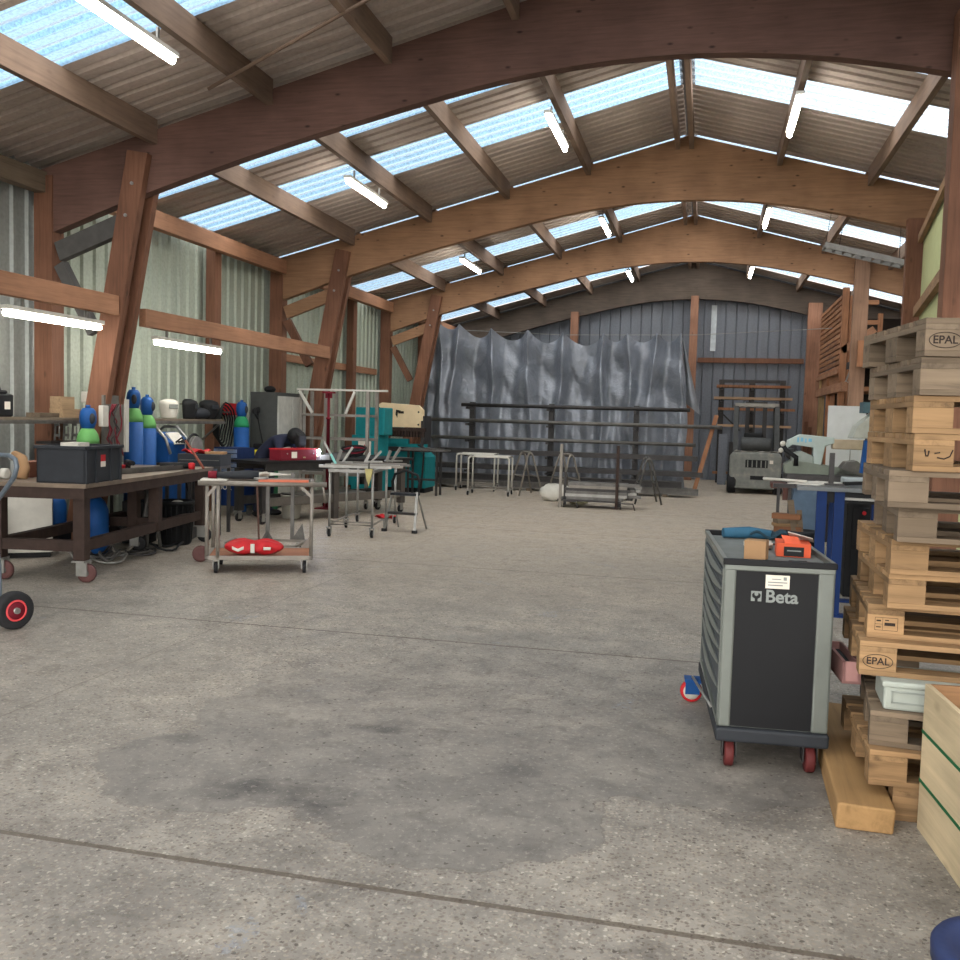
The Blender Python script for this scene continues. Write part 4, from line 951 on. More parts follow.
for k in range(5):
    d = part(TC, 'drawer', MB().b2(.03, .47, .0, .02, .68+.07*k, .735+.07*k), plain('pale_blue_drawer', lin(130, 146, 176), .35, .3))
    part(d, 'handle', MB().b2(.08, .42, -.015, 0, .722+.07*k, .734+.07*k), M_galv)
for x, y in ((.06, .06), (.44, .06), (.06, .34), (.44, .34)): caster(TC, x, y, .055, M_galv, h=.165)

# ------------------------------------------------------------------ grey metal wardrobe
CB = thing('metal_wardrobe', 'dark grey metal wardrobe with two pale doors against the left wall', 'wardrobe', (-7.35, 14.3, 0))
part(CB, 'carcass', MB().b2(0, .48, 0, 1.12, .06, 1.92), plain('dark_grey_metal', lin(70, 72, 70), .5, .2))
for k in range(2):
    d = part(CB, 'door', MB().b2(.48, .50, .01+.555*k, .55+.555*k, .08, 1.86), plain('pale_door', lin(176, 176, 168), .4, .1), bevel=.003)
    part(d, 'handle', MB().b2(.5, .52, .50 if k == 0 else .60, .52 if k == 0 else .62, .9, 1.05), M_steel_dark)
part(CB, 'plinth', MB().b2(.02, .46, .02, 1.1, 0, .06), M_black)
single('cloth_cap', MB().ball((0, 0, .05), .09, .12, .06), M_black, 'small dark cap lying on top of the grey metal wardrobe', 'cap', (-7.1, 14.5, 1.92))
# long rack of stock frames behind welder: tall trolley frame with shelves
RK = thing('rolling_rack', 'tall grey tubular rolling rack with slanting top braces behind the welding table', 'rack', (-6.72, 14.92, 0), 0)
for x in (0, .45, 1.2):
    for y in (0, .45):
        part(RK, 'post', MB().b2(x-.025, x+.025, y-.025, y+.025, .12, 1.98), M_tubegrey)
        caster(RK, x, y, .05, M_rubber, h=.13)
for z in (.55, 1.15, 1.55):
    part(RK, 'crossbar', MB().b2(0, 1.2, -.02, .02, z, z+.04).b2(0, 1.2, .43, .47, z, z+.04).b2(-.02, .02, 0, .45, z, z+.04).b2(1.18, 1.22, 0, .45, z, z+.04), M_tubegrey)
part(RK, 'shelf', MB().b2(0, 1.2, 0, .45, .592, .605), M_galv)
part(RK, 'top_bar', MB().b2(-.08, 1.55, -.015, .02, 1.98, 2.01), M_white, 'pale top bar')
part(RK, 'brace', MB().bar((-.02, -.04, 1.97), (.22, -.04, 1.6), .04, .04).bar((.98, -.04, 1.97), (.82, -.04, 1.6), .04, .04), M_white, 'pale slanting brace')
RP = thing('jack_stand', 'tall dark red steel jack post standing at the rolling rack', 'jack post', (-6.13, 14.7, 0))
part(RP, 'post', MB().lathe([(.03, .02), (.03, 1.5), (.045, 1.5), (.045, 1.53), (.022, 1.53), (.022, 1.93)], n=12), M_darkred)
part(RP, 'head_plate', MB().b2(-.09, .09, -.07, .07, 1.93, 1.96).b2(-.06, .06, -.01, .01, 1.85, 1.93), M_darkred)
part(RP, 'base', MB().b2(-.16, .16, -.16, .16, 0, .02).bar((0, .12, .02), (0, .03, .5), .02, .04).bar((0, -.12, .02), (0, -.03, .5), .02, .04), M_darkred)
for k in range(6):
    single('stock_bar', MB().b2(-.4, .35, -.03, .03, 0, .05), [M_steel, M_steel_dark, M_galv][k % 3], 'steel profile, %s from the left, lying on the shelf of the rolling rack' % ['outermost', 'second', 'third', 'fourth', 'fifth', 'sixth'][k], 'steel profile', (-6.25, 15.0+.062*k, .606), 0, 'steel profiles on the rolling rack')
single('drilling_unit', MB().b2(0, .35, 0, .3, 0, .3).b2(.1, .25, -.1, 0, .05, .2).lathe([(.06, -.2), (.06, 0)], (.17, .15, 0), 'z', 12), M_steel_dark, 'dark machine head on the rolling rack shelf beside the jack post', 'machine', (-5.87, 15.02, .606), 0)
# teal machine behind rack
TM = thing('teal_machine', 'tall teal machine with a white notice sign behind the rolling rack', 'machine', (-6.72, 17.3, 0))
part(TM, 'body', MB().b2(0, .55, 0, .6, .05, 1.2), M_teal, bevel=.01)
part(TM, 'upper_head', MB().b2(.05, .65, .05, .55, 1.2, 1.74), M_teal, bevel=.02)
part(TM, 'notice', MB().b2(.14, .40, -.006, 0, .72, 1.08), M_paper, 'white notice with red triangle')
part(TM, 'warning_mark', MB().prism([(.2, .88), (.34, .88), (.27, 1.02)], -.01, -.006, 'xz'), M_red)
part(TM, 'foot', MB().b2(-.03, .6, -.03, .63, 0, .05), M_black)

# ------------------------------------------------------------------ press brake
PB = thing('press_brake', 'teal press brake with cream upper beam and toothed tool row near the tarpaulin', 'press brake', (-7.35, 18.7, 0))
part(PB, 'lower_body', MB().prism([(0, .1), (1.72, .1), (1.72, .74), (1.60, .86), (0, .86)], 0, .75, 'xz'), M_teal, bevel=.015)
part(PB, 'foot', MB().b2(.05, 1.7, .05, .7, 0, .1), M_black)
part(PB, 'bed', MB().b2(.3, 1.85, -.1, .1, .86, .95), M_steel_dark)
part(PB, 'die_bar', MB().b2(.5, 1.75, -.02, .06, .95, 1.02).b2(.75, 1.35, -.06, 0.05, 1.02, 1.12), M_teal)
part(PB, 'side_frame', MB().b2(.60, .66, -.05, .5, .95, 1.6).b2(1.62, 1.68, -.05, .5, .95, 1.6), M_steel_dark)
part(PB, 'upper_beam', MB().prism([(.58, 1.34), (.66, 1.34), (.66, 1.36), (1.62, 1.36), (1.62, 1.5), (1.66, 1.5), (1.66, 1.72), (1.56, 1.82), (.78, 1.86), (.66, 1.80), (.62, 1.7)], -.1, .06, 'xz'), M_cream, 'cream painted upper beam', bevel=.008)
part(PB, 'upper_side', MB().b2(.585, .65, -.1, .3, 1.1, 1.40), M_cream)
th = MB().b2(.63, 1.72, -.1, .02, 1.28, 1.35)
for k in range(17): th.b2(.65+k*.063, .69+k*.063, -.11, -.02, 1.16, 1.28)
part(PB, 'tool_row', th, M_brownsteel, 'row of dark clamping teeth')
part(PB, 'emblem', MB().prism([(1.08, 1.62), (1.12, 1.55), (1.13, 1.66), (1.2, 1.7), (1.09, 1.72)], -.106, -.1, 'xz').b2(1.14, 1.26, -.106, -.1, 1.64, 1.69), M_ink, 'small dark emblem')
part(PB, 'bolt', MB().lathe([(.02, -.11), (.02, -.1)], (.72, 0, 1.75), 'y', 8).lathe([(.02, -.11), (.02, -.1)], (1.58, 0, 1.68), 'y', 8).lathe([(.02, -.11), (.02, -.1)], (.72, 0, 1.45), 'y', 8).lathe([(.02, -.11), (.02, -.1)], (1.58, 0, 1.42), 'y', 8), M_steel_dark)
part(PB, 'pedestal_arm', MB().tube([(1.7, -.2, .1), (1.75, -.2, .95), (1.6, -.15, 1.0)], .02, 8), M_steel_dark)
single('steel_sheet_stack', MB().b2(0, .9, 0, .5, 0, .03).b2(.05, .8, .05, .4, .03, .05), M_steel, 'grey steel sheets lying across the press brake bed, right side', 'steel sheets', (-6.35, 18.66, .95+.07), 0)
bpy.context.scene.objects['steel_sheet_stack'].location = (-5.95, 18.05, .9)
single('sheet_stand', MB().b2(.1, .14, .1, .14, 0, .9).b2(.7, .74, .1, .14, 0, .9).b2(.1, .14, .4, .44, 0, .9).b2(.7, .74, .4, .44, 0, .9).b2(.1, .74, .1, .14, .3, .34), M_steel_dark, 'dark steel stand under grey sheets right of the press brake', 'stand', (-5.95, 18.05, 0))

# ------------------------------------------------------------------ profile trolley with clamps and aluminium step ladder
TR = thing('profile_trolley', 'grey tubular trolley loaded with steel profiles in front of the welding table', 'trolley', (-4.70, 11.36, 0), R(9))
LT = [(0, 0), (.56, 0), (.0, 1.0), (.56, 1.0), (.56, 1.75), (0., 1.75)]
for x, y in LT:
    part(TR, 'post', MB().tube([(x, y, .12), (x, y, .84)], .017, 10), M_galv)
    caster(TR, x, y, .05, M_rubber, h=.13)
part(TR, 'frame', MB().b2(-.02, .58, -.02, .02, .84, .88).b2(-.02, .58, 1.73, 1.77, .84, .88).b2(-.02, .02, 0, 1.75, .84, .88).b2(.54, .58, 0, 1.75, .84, .88), M_galv)
part(TR, 'lower_frame', MB().tube([(0, 0, .16), (.56, 0, .16), (.56, 1.75, .16), (0, 1.75, .16)], .013, 8, closed=True).tube([(0, .03, .2), (.08, .3, .16), (.5, .3, .16), (.56, .03, .2)], .01, 6), M_tubegrey)
for k in range(5):
    single('steel_profile', MB().b2(0, .95+.1*(k % 2), 0, .04, 0, .035), [M_galv, M_tubegrey, M_galv, M_steel, M_tubegrey][k], 'steel profile, %s from the camera, lying across the profile trolley' % ['nearest', 'second', 'third', 'fourth', 'fifth'][k], 'steel profile', (-4.92-.03*k, 11.5+.28*k, .885), R(14-3*k), 'steel profiles on the trolley')
t = thing('hand_clamp', 'pale yellow grip clamp hanging from the profile trolley corner', 'clamp', (-4.16, 11.34, .84), R(10))
part(t, 'jaw', MB().prism([(-.05, .06), (.05, .06), (.03, -.06), (0, -.16), (-.03, -.06)], -.035, -.005, 'xz'), plain('straw_yellow', lin(176, 166, 112), .5))
part(t, 'screw', MB().tube([(0, -.02, .05), (0, -.02, .14)], .012, 8), M_steel)
for k, (dx, dy, hh, lab) in enumerate(((.05, .55, .22, 'grey steel bracket standing on the profile trolley, nearest upright piece'), (.3, 1.0, .16, 'grey steel bracket standing on the profile trolley, middle upright piece'), (.45, 1.45, .2, 'grey steel bracket standing on the profile trolley, farthest upright piece'))):
    single('steel_bracket', MB().bar((0, 0, 0), (.14, .02, hh), .03, .03).bar((-.08, 0, .0), (-.02, .0, hh*.8), .02, .04).b2(-.1, .16, -.03, .03, 0, .02), M_galv, lab, 'bracket', (-4.86+dx, 11.5+dy, .925), R(20*k))
t = thing('blue_torch', 'pale blue and white clamp leaning up on the profile trolley left end', 'clamp', (-4.95, 11.85, .92), R(15))
part(t, 'bar', MB().bar((.12, 0, .0), (-.05, 0, .3), .03, .025), M_galv)
part(t, 'handle', MB().bar((.12, -.02, .0), (.05, -.02, .13), .03, .03), plain('pale_turquoise', lin(130, 196, 190), .5))
LD = thing('step_ladder', 'small aluminium step ladder with a curved black handrail beside the profile trolley', 'step ladder', (-4.24, 12.2, 0), R(-8))
for x in (0, .46):
    part(LD, 'front_rail', MB().bar((x, 0, .02), (x*.8+.045, .15, .55), .035, .018), M_galv)
    part(LD, 'back_leg', MB().bar((x*.95+.01, .42, .02), (x*.8+.045, .17, .52), .02, .02), M_galv)
    part(LD, 'rubber_foot', MB().b2(x-.03, x+.03, -.03, .03, 0, .04), M_rubber)
part(LD, 'top_step', MB().b2(.05, .41, .06, .26, .50, .53), M_anth)
part(LD, 'lower_step', MB().b2(.03, .44, .03, .13, .24, .27), M_steel_dark)
part(LD, 'handrail', MB().tube([(.045, .16, .5), (.02, .18, .68), (.06, .18, .78), (.23, .18, .84), (.40, .18, .78), (.44, .18, .68), (.415, .16, .5)], .02, 10), M_black, 'curved black handrail')
single('rag', MB().grid(10, 8, lambda u, v: ((u-.5)*.3, (v-.5)*.2, .03+.03*math.sin(u*9)*math.cos(v*7))), M_red, 'red rag lying on the floor under the welding table right end', 'rag', (-4.75, 13.75, 0.0), solid=.01)
# ------------------------------------------------------------------ tarpaulin
TP = [(-6.80, 3.15), (-6.45, 3.72), (-5.98, 3.70), (-5.12, 3.62), (-4.28, 3.60), (-3.38, 3.57), (-2.45, 3.56), (-1.85, 3.57), (-1.22, 3.60), (-.62, 3.62)]
def tarp(u, v):
    x = -6.95+u*6.5
    # scalloped top between the hanging points
    zt = TP[0][1]
    for (a, za), (b, zb) in zip(TP, TP[1:]):
        if a <= x <= b:
            f = (x-a)/(b-a); sag = .30*(b-a)*(1-(2*f-1)**2)
            zt = za+(zb-za)*f-sag*1.0
    if x < TP[0][0]: zt = TP[0][1]-(TP[0][0]-x)*3
    if x > TP[-1][0]: zt = TP[-1][1]-(x-TP[-1][0])*7.5
    dep = 0.
    for k, (a, za) in enumerate(TP):
        wdt = (.13+.06*((k*37) % 5)/5)*(1+1.2*v)
        dd = abs(x-a-.22*v*math.sin(k*2.1))/wdt
        dep += -(.42 if k else .2)*math.exp(-dd**1.25)*(1-.35*v)
    dep += .08*math.sin(x*7.5+1.3*v*2)*v+.035*math.sin(x*19+1.2*math.sin(v*3))*(.3+.7*v)
    dep += .05*math.sin((zt*(1-v))*5+x*3)*math.exp(-((v-.25)/.2)**2)
    dep += .012*math.sin(v*23+x*5)+.008*math.sin(v*41-x*13)
    zt += .06+.02*(0-x)
    return (x+.03*math.sin(v*9+x*4), dep, zt*(1-v)+.02*v)
m = M_tarp
TPm, ntp, bp_, outp = _new('grey_tarpaulin')
tcp = N(ntp, 'ShaderNodeTexCoord'); n1 = N(ntp, 'ShaderNodeTexNoise', Scale=2.2, Detail=5., Roughness=.6, Distortion=.6); ntp.links.new(tcp.outputs['Object'], n1.inputs['Vector'])
n2 = N(ntp, 'ShaderNodeTexNoise', Scale=6., Detail=4., Roughness=.6, Distortion=1.2); ntp.links.new(tcp.outputs['Object'], n2.inputs['Vector'])
r1 = ramp(ntp, n1.outputs['Fac'], [(.3, lin(116, 121, 130)), (.7, lin(144, 149, 158))]); ntp.links.new(r1.outputs[0], bp_.inputs['Base Color'])
bp_.inputs['Roughness'].default_value = .34; bp_.inputs['Metallic'].default_value = .45
bu = N(ntp, 'ShaderNodeBump', Strength=.5, Distance=.04); ntp.links.new(n2.outputs['Fac'], bu.inputs['Height'])
bu2 = N(ntp, 'ShaderNodeBump', Strength=.3, Distance=.12); ntp.links.new(n1.outputs['Fac'], bu2.inputs['Height']); ntp.links.new(bu.outputs[0], bu2.inputs['Normal']); ntp.links.new(bu2.outputs[0], bp_.inputs['Normal'])
t = thing('tarpaulin', 'huge silvery grey tarpaulin hung in folds across the back of the hall', 'tarpaulin', (0, 22.75, 0))
part(t, 'sheet', MB().grid(260, 60, tarp), TPm)
def flap(u, v):
    x = -.62+.16*v+u*.26*(v*1.2+.05); return (x, -.06-.12*math.sin(u*PI)-.03*math.sin(v*9), 3.60-1.55*v-.25*u*v)
part(t, 'folded_edge', MB().grid(10, 30, flap), plain('tarpaulin_back', lin(128, 132, 138), .4, .3), 'paler folded edge of the tarpaulin')
part(t, 'eyelet_wire', MB().tube([(-6.9, .02, 3.80), (-3.5, .02, 3.66), (-.3, .02, 3.68), (2.7, .02, 3.85)], .008, 5), M_galv)

# ------------------------------------------------------------------ long cantilever rack
CR = thing('cantilever_rack', 'long dark cantilever steel rack before the tarpaulin carrying pipes and beams', 'rack', (0, 21.5, 0))
for x in (-5.41, -3.51, -1.55):
    part(CR, 'column', MB().b2(x-.06, x+.06, .2, .34, .1, 1.97), M_steel_dark)
    part(CR, 'base', MB().b2(x-.06, x+.06, -.35, .4, 0, .1), M_steel_dark)
    for z in (.34, .70, 1.04, 1.42, 1.80):
        part(CR, 'arm', MB().b2(x-.03, x+.03, -.3, .2, z, z+.05), M_steel_dark)
rows = [(1.87, -5.55, -.35, 2, .045, M_steel_dark), (1.49, -6.45, .35, 3, .045, M_steel), (1.11, -6.35, -.2, 2, .04, M_steel), (.77, -6.1, -.15, 3, .06, M_steel_dark), (.42, -6.35, -.02, 4, .06, M_steel_dark)]
lv = ['top', 'second highest', 'middle', 'second lowest', 'lowest']
for k, (z, x0, x1, n, r, mt) in enumerate(rows):
    for j in range(n):
        yy = -.25+.11*j
        single('steel_pipe', MB().tube([(x0+.2*(j % 2), yy, z+r+(.0)), (x1-.15*(j % 2), yy, z+r)], r, 10) if k in (0, 1, 2) else MB().b2(x0+.2*(j % 2), x1-.1*j, yy-.045, yy+.045, z, z+.11), mt if j % 2 == 0 else M_steel,
               'long steel %s, %s from the front, on the %s level of the cantilever rack' % ('pipe' if k < 3 else 'beam', ['first', 'second', 'third', 'fourth'][j], lv[k]), 'steel pipe' if k < 3 else 'steel beam', (0, 21.5, -.02 if k in (0, 2) else 0), group='stock on the cantilever rack')
for k in range(5):
    single('floor_beam', MB().b2(-6.4, -.1-.12*k, -.07, .07, 0, .015).b2(-6.4, -.1-.12*k, -.01, .01, .015, .12).b2(-6.4, -.1-.12*k, -.07, .07, .12, .135), M_steel_dark if k % 2 else M_steel, 'long steel beam, %s, lying on the floor before the cantilever rack' % ['nearest the camera', 'second from the camera', 'third from the camera', 'stacked nearest the camera', 'stacked second'][k], 'steel beam', (0, 20.70+.16*(k % 3)+(.08 if k > 2 else 0), .06+(.136 if k > 2 else 0)), group='beams on the floor')
for x in (-5.9, -3.8, -2.2, -.8):
    single('timber_bearer', MB().b2(-.05, .05, -.1, .45, 0, .06), W_old_y, 'timber bearer under the floor beams at x %s' % 'abcd'[0], 'timber', (x, 20.72, 0), group='timber bearers under the floor beams')['label'] = 'short timber bearer under the long floor beams, '+{-5.9: 'leftmost', -3.8: 'second from left', -2.2: 'third from left', -.8: 'rightmost'}[x]
single('leaning_board', MB().bar((-.22, 0, .03), (.22, .15, 1.80), .02, .09, (1, 0, 0)), W_orange, 'narrow reddish board leaning at the right end of the cantilever rack', 'board', (.0, 21.2, 0))

# ------------------------------------------------------------------ white tubular trolley frames
def tframe(loc, rz, label):
    t = thing('tubular_trolley', label, 'trolley frame', loc, rz, 'pale tubular trolley frames')
    W_, D_, H_ = .84, .60, .80
    part(t, 'front_hoop', MB().tube([(0, 0, .1), (0, 0, H_-.04), (.04, 0, H_), (W_-.04, 0, H_), (W_, 0, H_-.04), (W_, 0, .1)], .02, 8), M_white)
    part(t, 'back_hoop', MB().tube([(0, D_, .1), (0, D_, H_-.04), (.04, D_, H_), (W_-.04, D_, H_), (W_, D_, H_-.04), (W_, D_, .1)], .02, 8), M_white)
    part(t, 'base_frame', MB().tube([(0, 0, .14), (W_, 0, .14), (W_, D_, .14), (0, D_, .14)], .018, 8, closed=True), M_tubegrey)
    part(t, 'cross_tube', MB().tube([(0, 0, H_), (0, D_, H_)], .016, 8).tube([(W_, 0, H_), (W_, D_, H_)], .016, 8), M_tubegrey)
    for x in (0, W_):
        for y in (0, D_): caster(t, x, y, .045, M_rubber, h=.12)
    return t
tframe((-5.28, 19.9, 0), R(5), 'pale tubular trolley frame standing left, behind the other one')
tframe((-4.72, 18.75, 0), R(5), 'pale tubular trolley frame standing right and nearer the camera')
# sawhorses
def horse(loc, rz, label, mat):
    t = thing('sawhorse', label, 'trestle', loc, rz, 'steel tube trestles')
    for y in (0, .55):
        part(t, 'leg_hoop', MB().tube([(-.26, y-.12*(1 if y == 0 else -1), 0), (-.06, y, .82), (-.03, y, .88), (.03, y, .88), (.06, y, .82), (.26, y-.12*(1 if y == 0 else -1), 0)], .02, 8), mat)
    part(t, 'top_bar', MB().tube([(0, -.02, .90), (0, .57, .90)], .022, 8), mat)
    part(t, 'side_bar', MB().tube([(-.16, -.07, .4), (-.16, .62, .4)], .014, 8).tube([(.16, -.07, .4), (.16, .62, .4)], .014, 8), mat)
    return t
horse((-3.55, 19.4, 0), R(28), 'pale tube trestle between trolley frames and white sack', M_tubegrey)
horse((-2.63, 19.0, 0), R(30), 'pale tube trestle directly behind the white sack', M_tubegrey)
horse((-1.05, 18.6, 0), R(10), 'grey tube trestle right of the stacked profile rack', M_steel)
single('white_sack', MB().grid(20, 12, lambda u, v: (.30*math.sin(v*PI)**.6*math.cos(u*2*PI)*(1+.16*math.sin(5*u*2*PI+v*4)), .2*math.sin(v*PI)**.6*math.sin(u*2*PI)*(1+.14*math.cos(6*u*PI+3*v)), max(0, .15-.16*math.cos(v*PI)*(1+.25*math.sin(u*14*PI+v*5))) )), M_white, 'crumpled white plastic sack lying on the floor by the trestles', 'sack', (-2.83, 18.35, .0))
single('cream_sack', MB().ball((0, 0, .08), .22, .16, .09), plain('straw_sack', lin(190, 186, 150), .8), 'small cream sack lying right of the white plastic sack', 'sack', (-2.32, 17.9, 0))
# stanchion rack with stacked profiles
ST = thing('stanchion_rack', 'low steel rack with two tall uprights holding stacked grey profiles', 'rack', (-2.55, 17.1, 0))
for x in (0, 1.03):
    part(ST, 'upright', MB().b2(x-.025, x+.025, -.025, .025, 0, 1.16), M_brownsteel if x else M_tubegrey)
    part(ST, 'upright', MB().b2(x-.025, x+.025, .58, .62, 0, .62), M_steel_dark)
    part(ST, 'foot_hoop', MB().tube([(x+.08, -.1, .01), (x+.08, -.05, .12), (x+.3, -.05, .12), (x+.34, -.1, .01)], .014, 6), M_steel_dark)
part(ST, 'base_bar', MB().b2(-.05, 1.1, -.02, .62, .12, .15), M_steel_dark)
for k in range(24):
    r_, c_ = k//4, k % 4
    single('stacked_profile', MB().b2(0, 1.0+.34*random.random(), -.05, .05, 0, .05), [M_steel, M_tubegrey, M_steel_dark, M_steel, M_galv][k % 5], 'grey steel profile, row %s up and %s from the front, in the stanchion rack' % (['one', 'two', 'three', 'four', 'five', 'six'][r_], ['first', 'second', 'third', 'fourth'][c_]), 'steel profile', (-2.48+.1*random.random(), 17.21+.12*c_, .151+.052*r_), 0, 'profiles stacked in the stanchion rack')
    bpy.context.view_layer.objects.active = None

# ------------------------------------------------------------------ timber rack at the gable
BR = thing('timber_rack', 'dark steel cantilever rack with reddish boards against the gable wall behind the forklift', 'rack', (0, 26.5, 0))
for x in (.38, 1.18, 1.98):
    part(BR, 'column', MB().b2(x-.07, x+.07, .25, .42, 0, 2.82), M_steel_dark)
    for z in (.27, 1.55, 2.0, 2.29, 2.61):
        part(BR, 'arm', MB().b2(x-.03, x+.03, -.3, .25, z-.06, z-.0), M_steel_dark)
part(BR, 'top_beam', MB().b2(.3, 2.06, .3, .38, 2.76, 2.84), M_steel_dark)
part(BR, 'brace', MB().bar((.38, .33, 1.95), (.9, .33, 1.45), .04, .04), M_steel_dark)
bl = ['lowest', 'second', 'third', 'fourth', 'top']
for k, (z, x0, x1) in enumerate(((.27, .22, .62), (1.55, .3, 2.2), (2.0, .3, 2.28), (2.29, .18, 2.2), (2.61, .24, 2.15))):
    for j in range(3):
        single('stored_board', MB().b2(x0, x1-.07*j, -.09, .09, 0, .045+.02*(j == 0)), W_orange if k % 2 == 0 else wood('pale_board', lin(190, 158, 128), 'x', .2, obj_var=.15), 'reddish board, %s from the front, on the %s arm level of the gable rack' % (['first', 'second', 'third'][j], bl[k]), 'board', (0, 26.32+.185*j-.0, z), group='boards on the gable rack')
for k, x in enumerate((.35, .62, .9)):
    single('narrow_board', MB().b2(0, .22, 0, .1, 0, 1.35-.2*k), [M_gable, M_steel_dark, M_deepblue][k], ['grey-blue narrow panel', 'dark narrow panel', 'deep blue narrow panel'][k]+' standing below the gable rack left of the forklift', 'panel', (x, 25.9, 0))

# ------------------------------------------------------------------ forklift seen from behind
FK = thing('forklift', 'dusty grey forklift truck parked facing away, seen from behind', 'forklift', (.57, 22.75, 0), R(-2))
fg = plain('dusty_grey_green', lin(122, 124, 119), .6, .0, .25, 6., .0, .4, lin(150, 144, 134))
part(FK, 'counterweight', MB().prism([(.06, .22), (.12, .12), (1.06, .12), (1.12, .22), (1.17, .45), (1.17, .88), (1.10, .98), (.08, .98), (.0, .88), (.0, .45)], 0, .55, 'xz'), fg, bevel=.04)
part(FK, 'grille', MB().b2(.36, .86, -.012, .0, .62, .80), M_black, 'black grille opening')
gb = MB()
for k in range(5): gb.b2(.40+.1*k, .425+.1*k, -.02, -.01, .63, .79)
part(FK, 'grille_bar', gb, fg)
part(FK, 'tow_slot', MB().b2(.48, .78, -.012, 0, .34, .43), M_black, 'dark tow slot')
part(FK, 'body', MB().b2(.08, 1.1, .55, 1.9, .2, .85), fg, bevel=.03)
for x in (-.02, 1.02):
    part(FK, 'wheel', MB().lathe([(.12, -.09), (.23, -.1), (.255, -.06), (.255, .06), (.23, .1), (.12, .09)], (x+.08, .22, .255), 'x', 24), M_rubber)
    part(FK, 'wheel', MB().lathe([(.14, -.1), (.3, -.11), (.33, -.06), (.33, .06), (.3, .11), (.14, .1)], (x+.08, 1.75, .33), 'x', 24), M_rubber)
fd = plain('dusty_dark_steel', lin(62, 64, 64), .6, .2, .3)
part(FK, 'guard_post', MB().bar((.12, .25, .95), (.10, .45, 2.08), .11, .07), fd)
part(FK, 'guard_post', MB().bar((1.05, .25, .95), (1.03, .45, 2.08), .11, .07), fd)
part(FK, 'guard_post', MB().bar((.12, 1.85, .8), (.14, 1.5, 2.08), .07, .07), fd)
part(FK, 'guard_post', MB().bar((1.05, 1.85, .8), (1.01, 1.5, 2.08), .07, .07), fd)
gr = MB().b2(.07, 1.07, .40, .46, 2.05, 2.12).b2(.07, 1.07, 1.45, 1.52, 2.05, 2.12).b2(.07, .12, .4, 1.5, 2.05, 2.11).b2(1.02, 1.07, .4, 1.5, 2.05, 2.11)
for k in range(5): gr.b2(.22+.16*k, .26+.16*k, .42, 1.5, 2.06, 2.10)
part(FK, 'overhead_guard', gr, plain('pale_dusty_steel', lin(150, 146, 138), .6))
part(FK, 'dust_layer', MB().grid(24, 4, lambda u, v: (.1+u*1.0, .02+.4*v, .985+.02*math.sin(u*23)*math.sin(v*5+u*9)+.012)), plain('pale_dusty_steel', lin(150, 146, 138), .6), 'pale dust on the counterweight top', solid=.01)
part(FK, 'gas_bottle', MB().lathe([(.13, -.35), (.16, -.3), (.16, .3), (.13, .35)], (.58, .2, 1.16), 'x', 20), fd)
part(FK, 'mast', MB().b2(.32, .42, 1.95, 2.15, .1, 2.2).b2(.74, .84, 1.95, 2.15, .1, 2.2).b2(.32, .84, 2.0, 2.1, 2.1, 2.2).b2(.52, .56, 2.0, 2.06, .2, 2.1), M_steel_dark)
part(FK, 'seat', MB().b2(.30, .74, .5, .62, .95, 1.42).b2(.28, .76, .5, 1.0, .9, 1.0), M_black, bevel=.04)
part(FK, 'rear_lamp', MB().b2(.9, .98, -.015, 0, .72, .8), M_paper)
part(FK, 'steering_wheel', MB().tube([(.52+.16*math.cos(a), 1.35, 1.25+.16*math.sin(a)) for a in [k*PI/8 for k in range(16)]], .014, 6, closed=True).bar((.52, 1.35, 1.25), (.52, 1.5, .85), .03, .03), M_black)
part(FK, 'fork', MB().b2(.3, .42, 2.15, 3.0, .03, .07).b2(.74, .86, 2.15, 3.0, .03, .07).b2(.2, .96, 2.15, 2.2, .03, .5), M_steel_dark)

# ------------------------------------------------------------------ slatted timber partition on the right
SW = thing('slatted_partition', 'orange slatted timber wall on posts at the far right, rising above door openings', 'partition', (0, 0, 0))
for k in range(14):
    z0 = 2.95+.125*k
    part(SW, 'slat', MB().b2(2.93, 2.97, 23.0, 27.3, z0, z0+.09), wood('orange_slat', lin(158, 114, 84), 'y', .2, obj_var=.2))
part(SW, 'frame_post', MB().b2(2.9, 3.04, 22.85, 22.99, 0, 4.78), W_orange)
part(SW, 'frame_post', MB().b2(2.9, 3.04, 25.0, 25.12, 0, 2.95), W_orange)
part(SW, 'frame_post', MB().b2(2.9, 3.04, 26.6, 26.72, 0, 2.95), wood('pale_post', lin(176, 150, 110), 'z', .2))
part(SW, 'header', MB().b2(2.88, 3.0, 22.2, 27.3, 2.42, 2.62).b2(2.88, 3.0, 22.99, 27.3, 2.85, 2.95), W_rail)
part(SW, 'panel', MB().b2(2.95, 2.97, 22.99, 27.3, 2.62, 2.85), wood('orange_slat', lin(158, 114, 84), 'y', .2, obj_var=.2))
part(SW, 'inner_panel', MB().b2(2.98, 3.0, 24.2, 25.0, 0, 2.42).b2(2.98, 3.0, 26.72, 27.3, 0, 2.42), W_orange)
FR = thing('timber_shelving', 'open orange timber shelving frame with dark bays beside the slatted wall', 'shelving', (3.06, 22.9, 0))
for x in (0, .62, 1.4): part(FR, 'upright', MB().b2(x, x+.1, 0, .1, 0, 4.6 if x < .5 else 4.2), W_orange)
for z in (2.45, 3.0, 3.5, 3.95, 4.4): part(FR, 'crosspiece', MB().b2(.1, .62, .0, .08, z, z+.1), wood('orange_cross', lin(158, 114, 84), 'x', .2))
for z in (2.45, 3.3): part(FR, 'shelf_board', MB().b2(.0, 1.5, .1, 2.0, z, z+.05), wood('orange_cross', lin(158, 114, 84), 'x', .2))
part(FR, 'diagonal', MB().bar((-.12, -.03, 3.35), (.55, -.03, 3.85), .04, .16), W_rail)
part(FR, 'back_panel', MB().b2(0, 1.5, 2.0, 2.05, 0, 4.3), plain('dark_back', lin(54, 48, 44), .9))
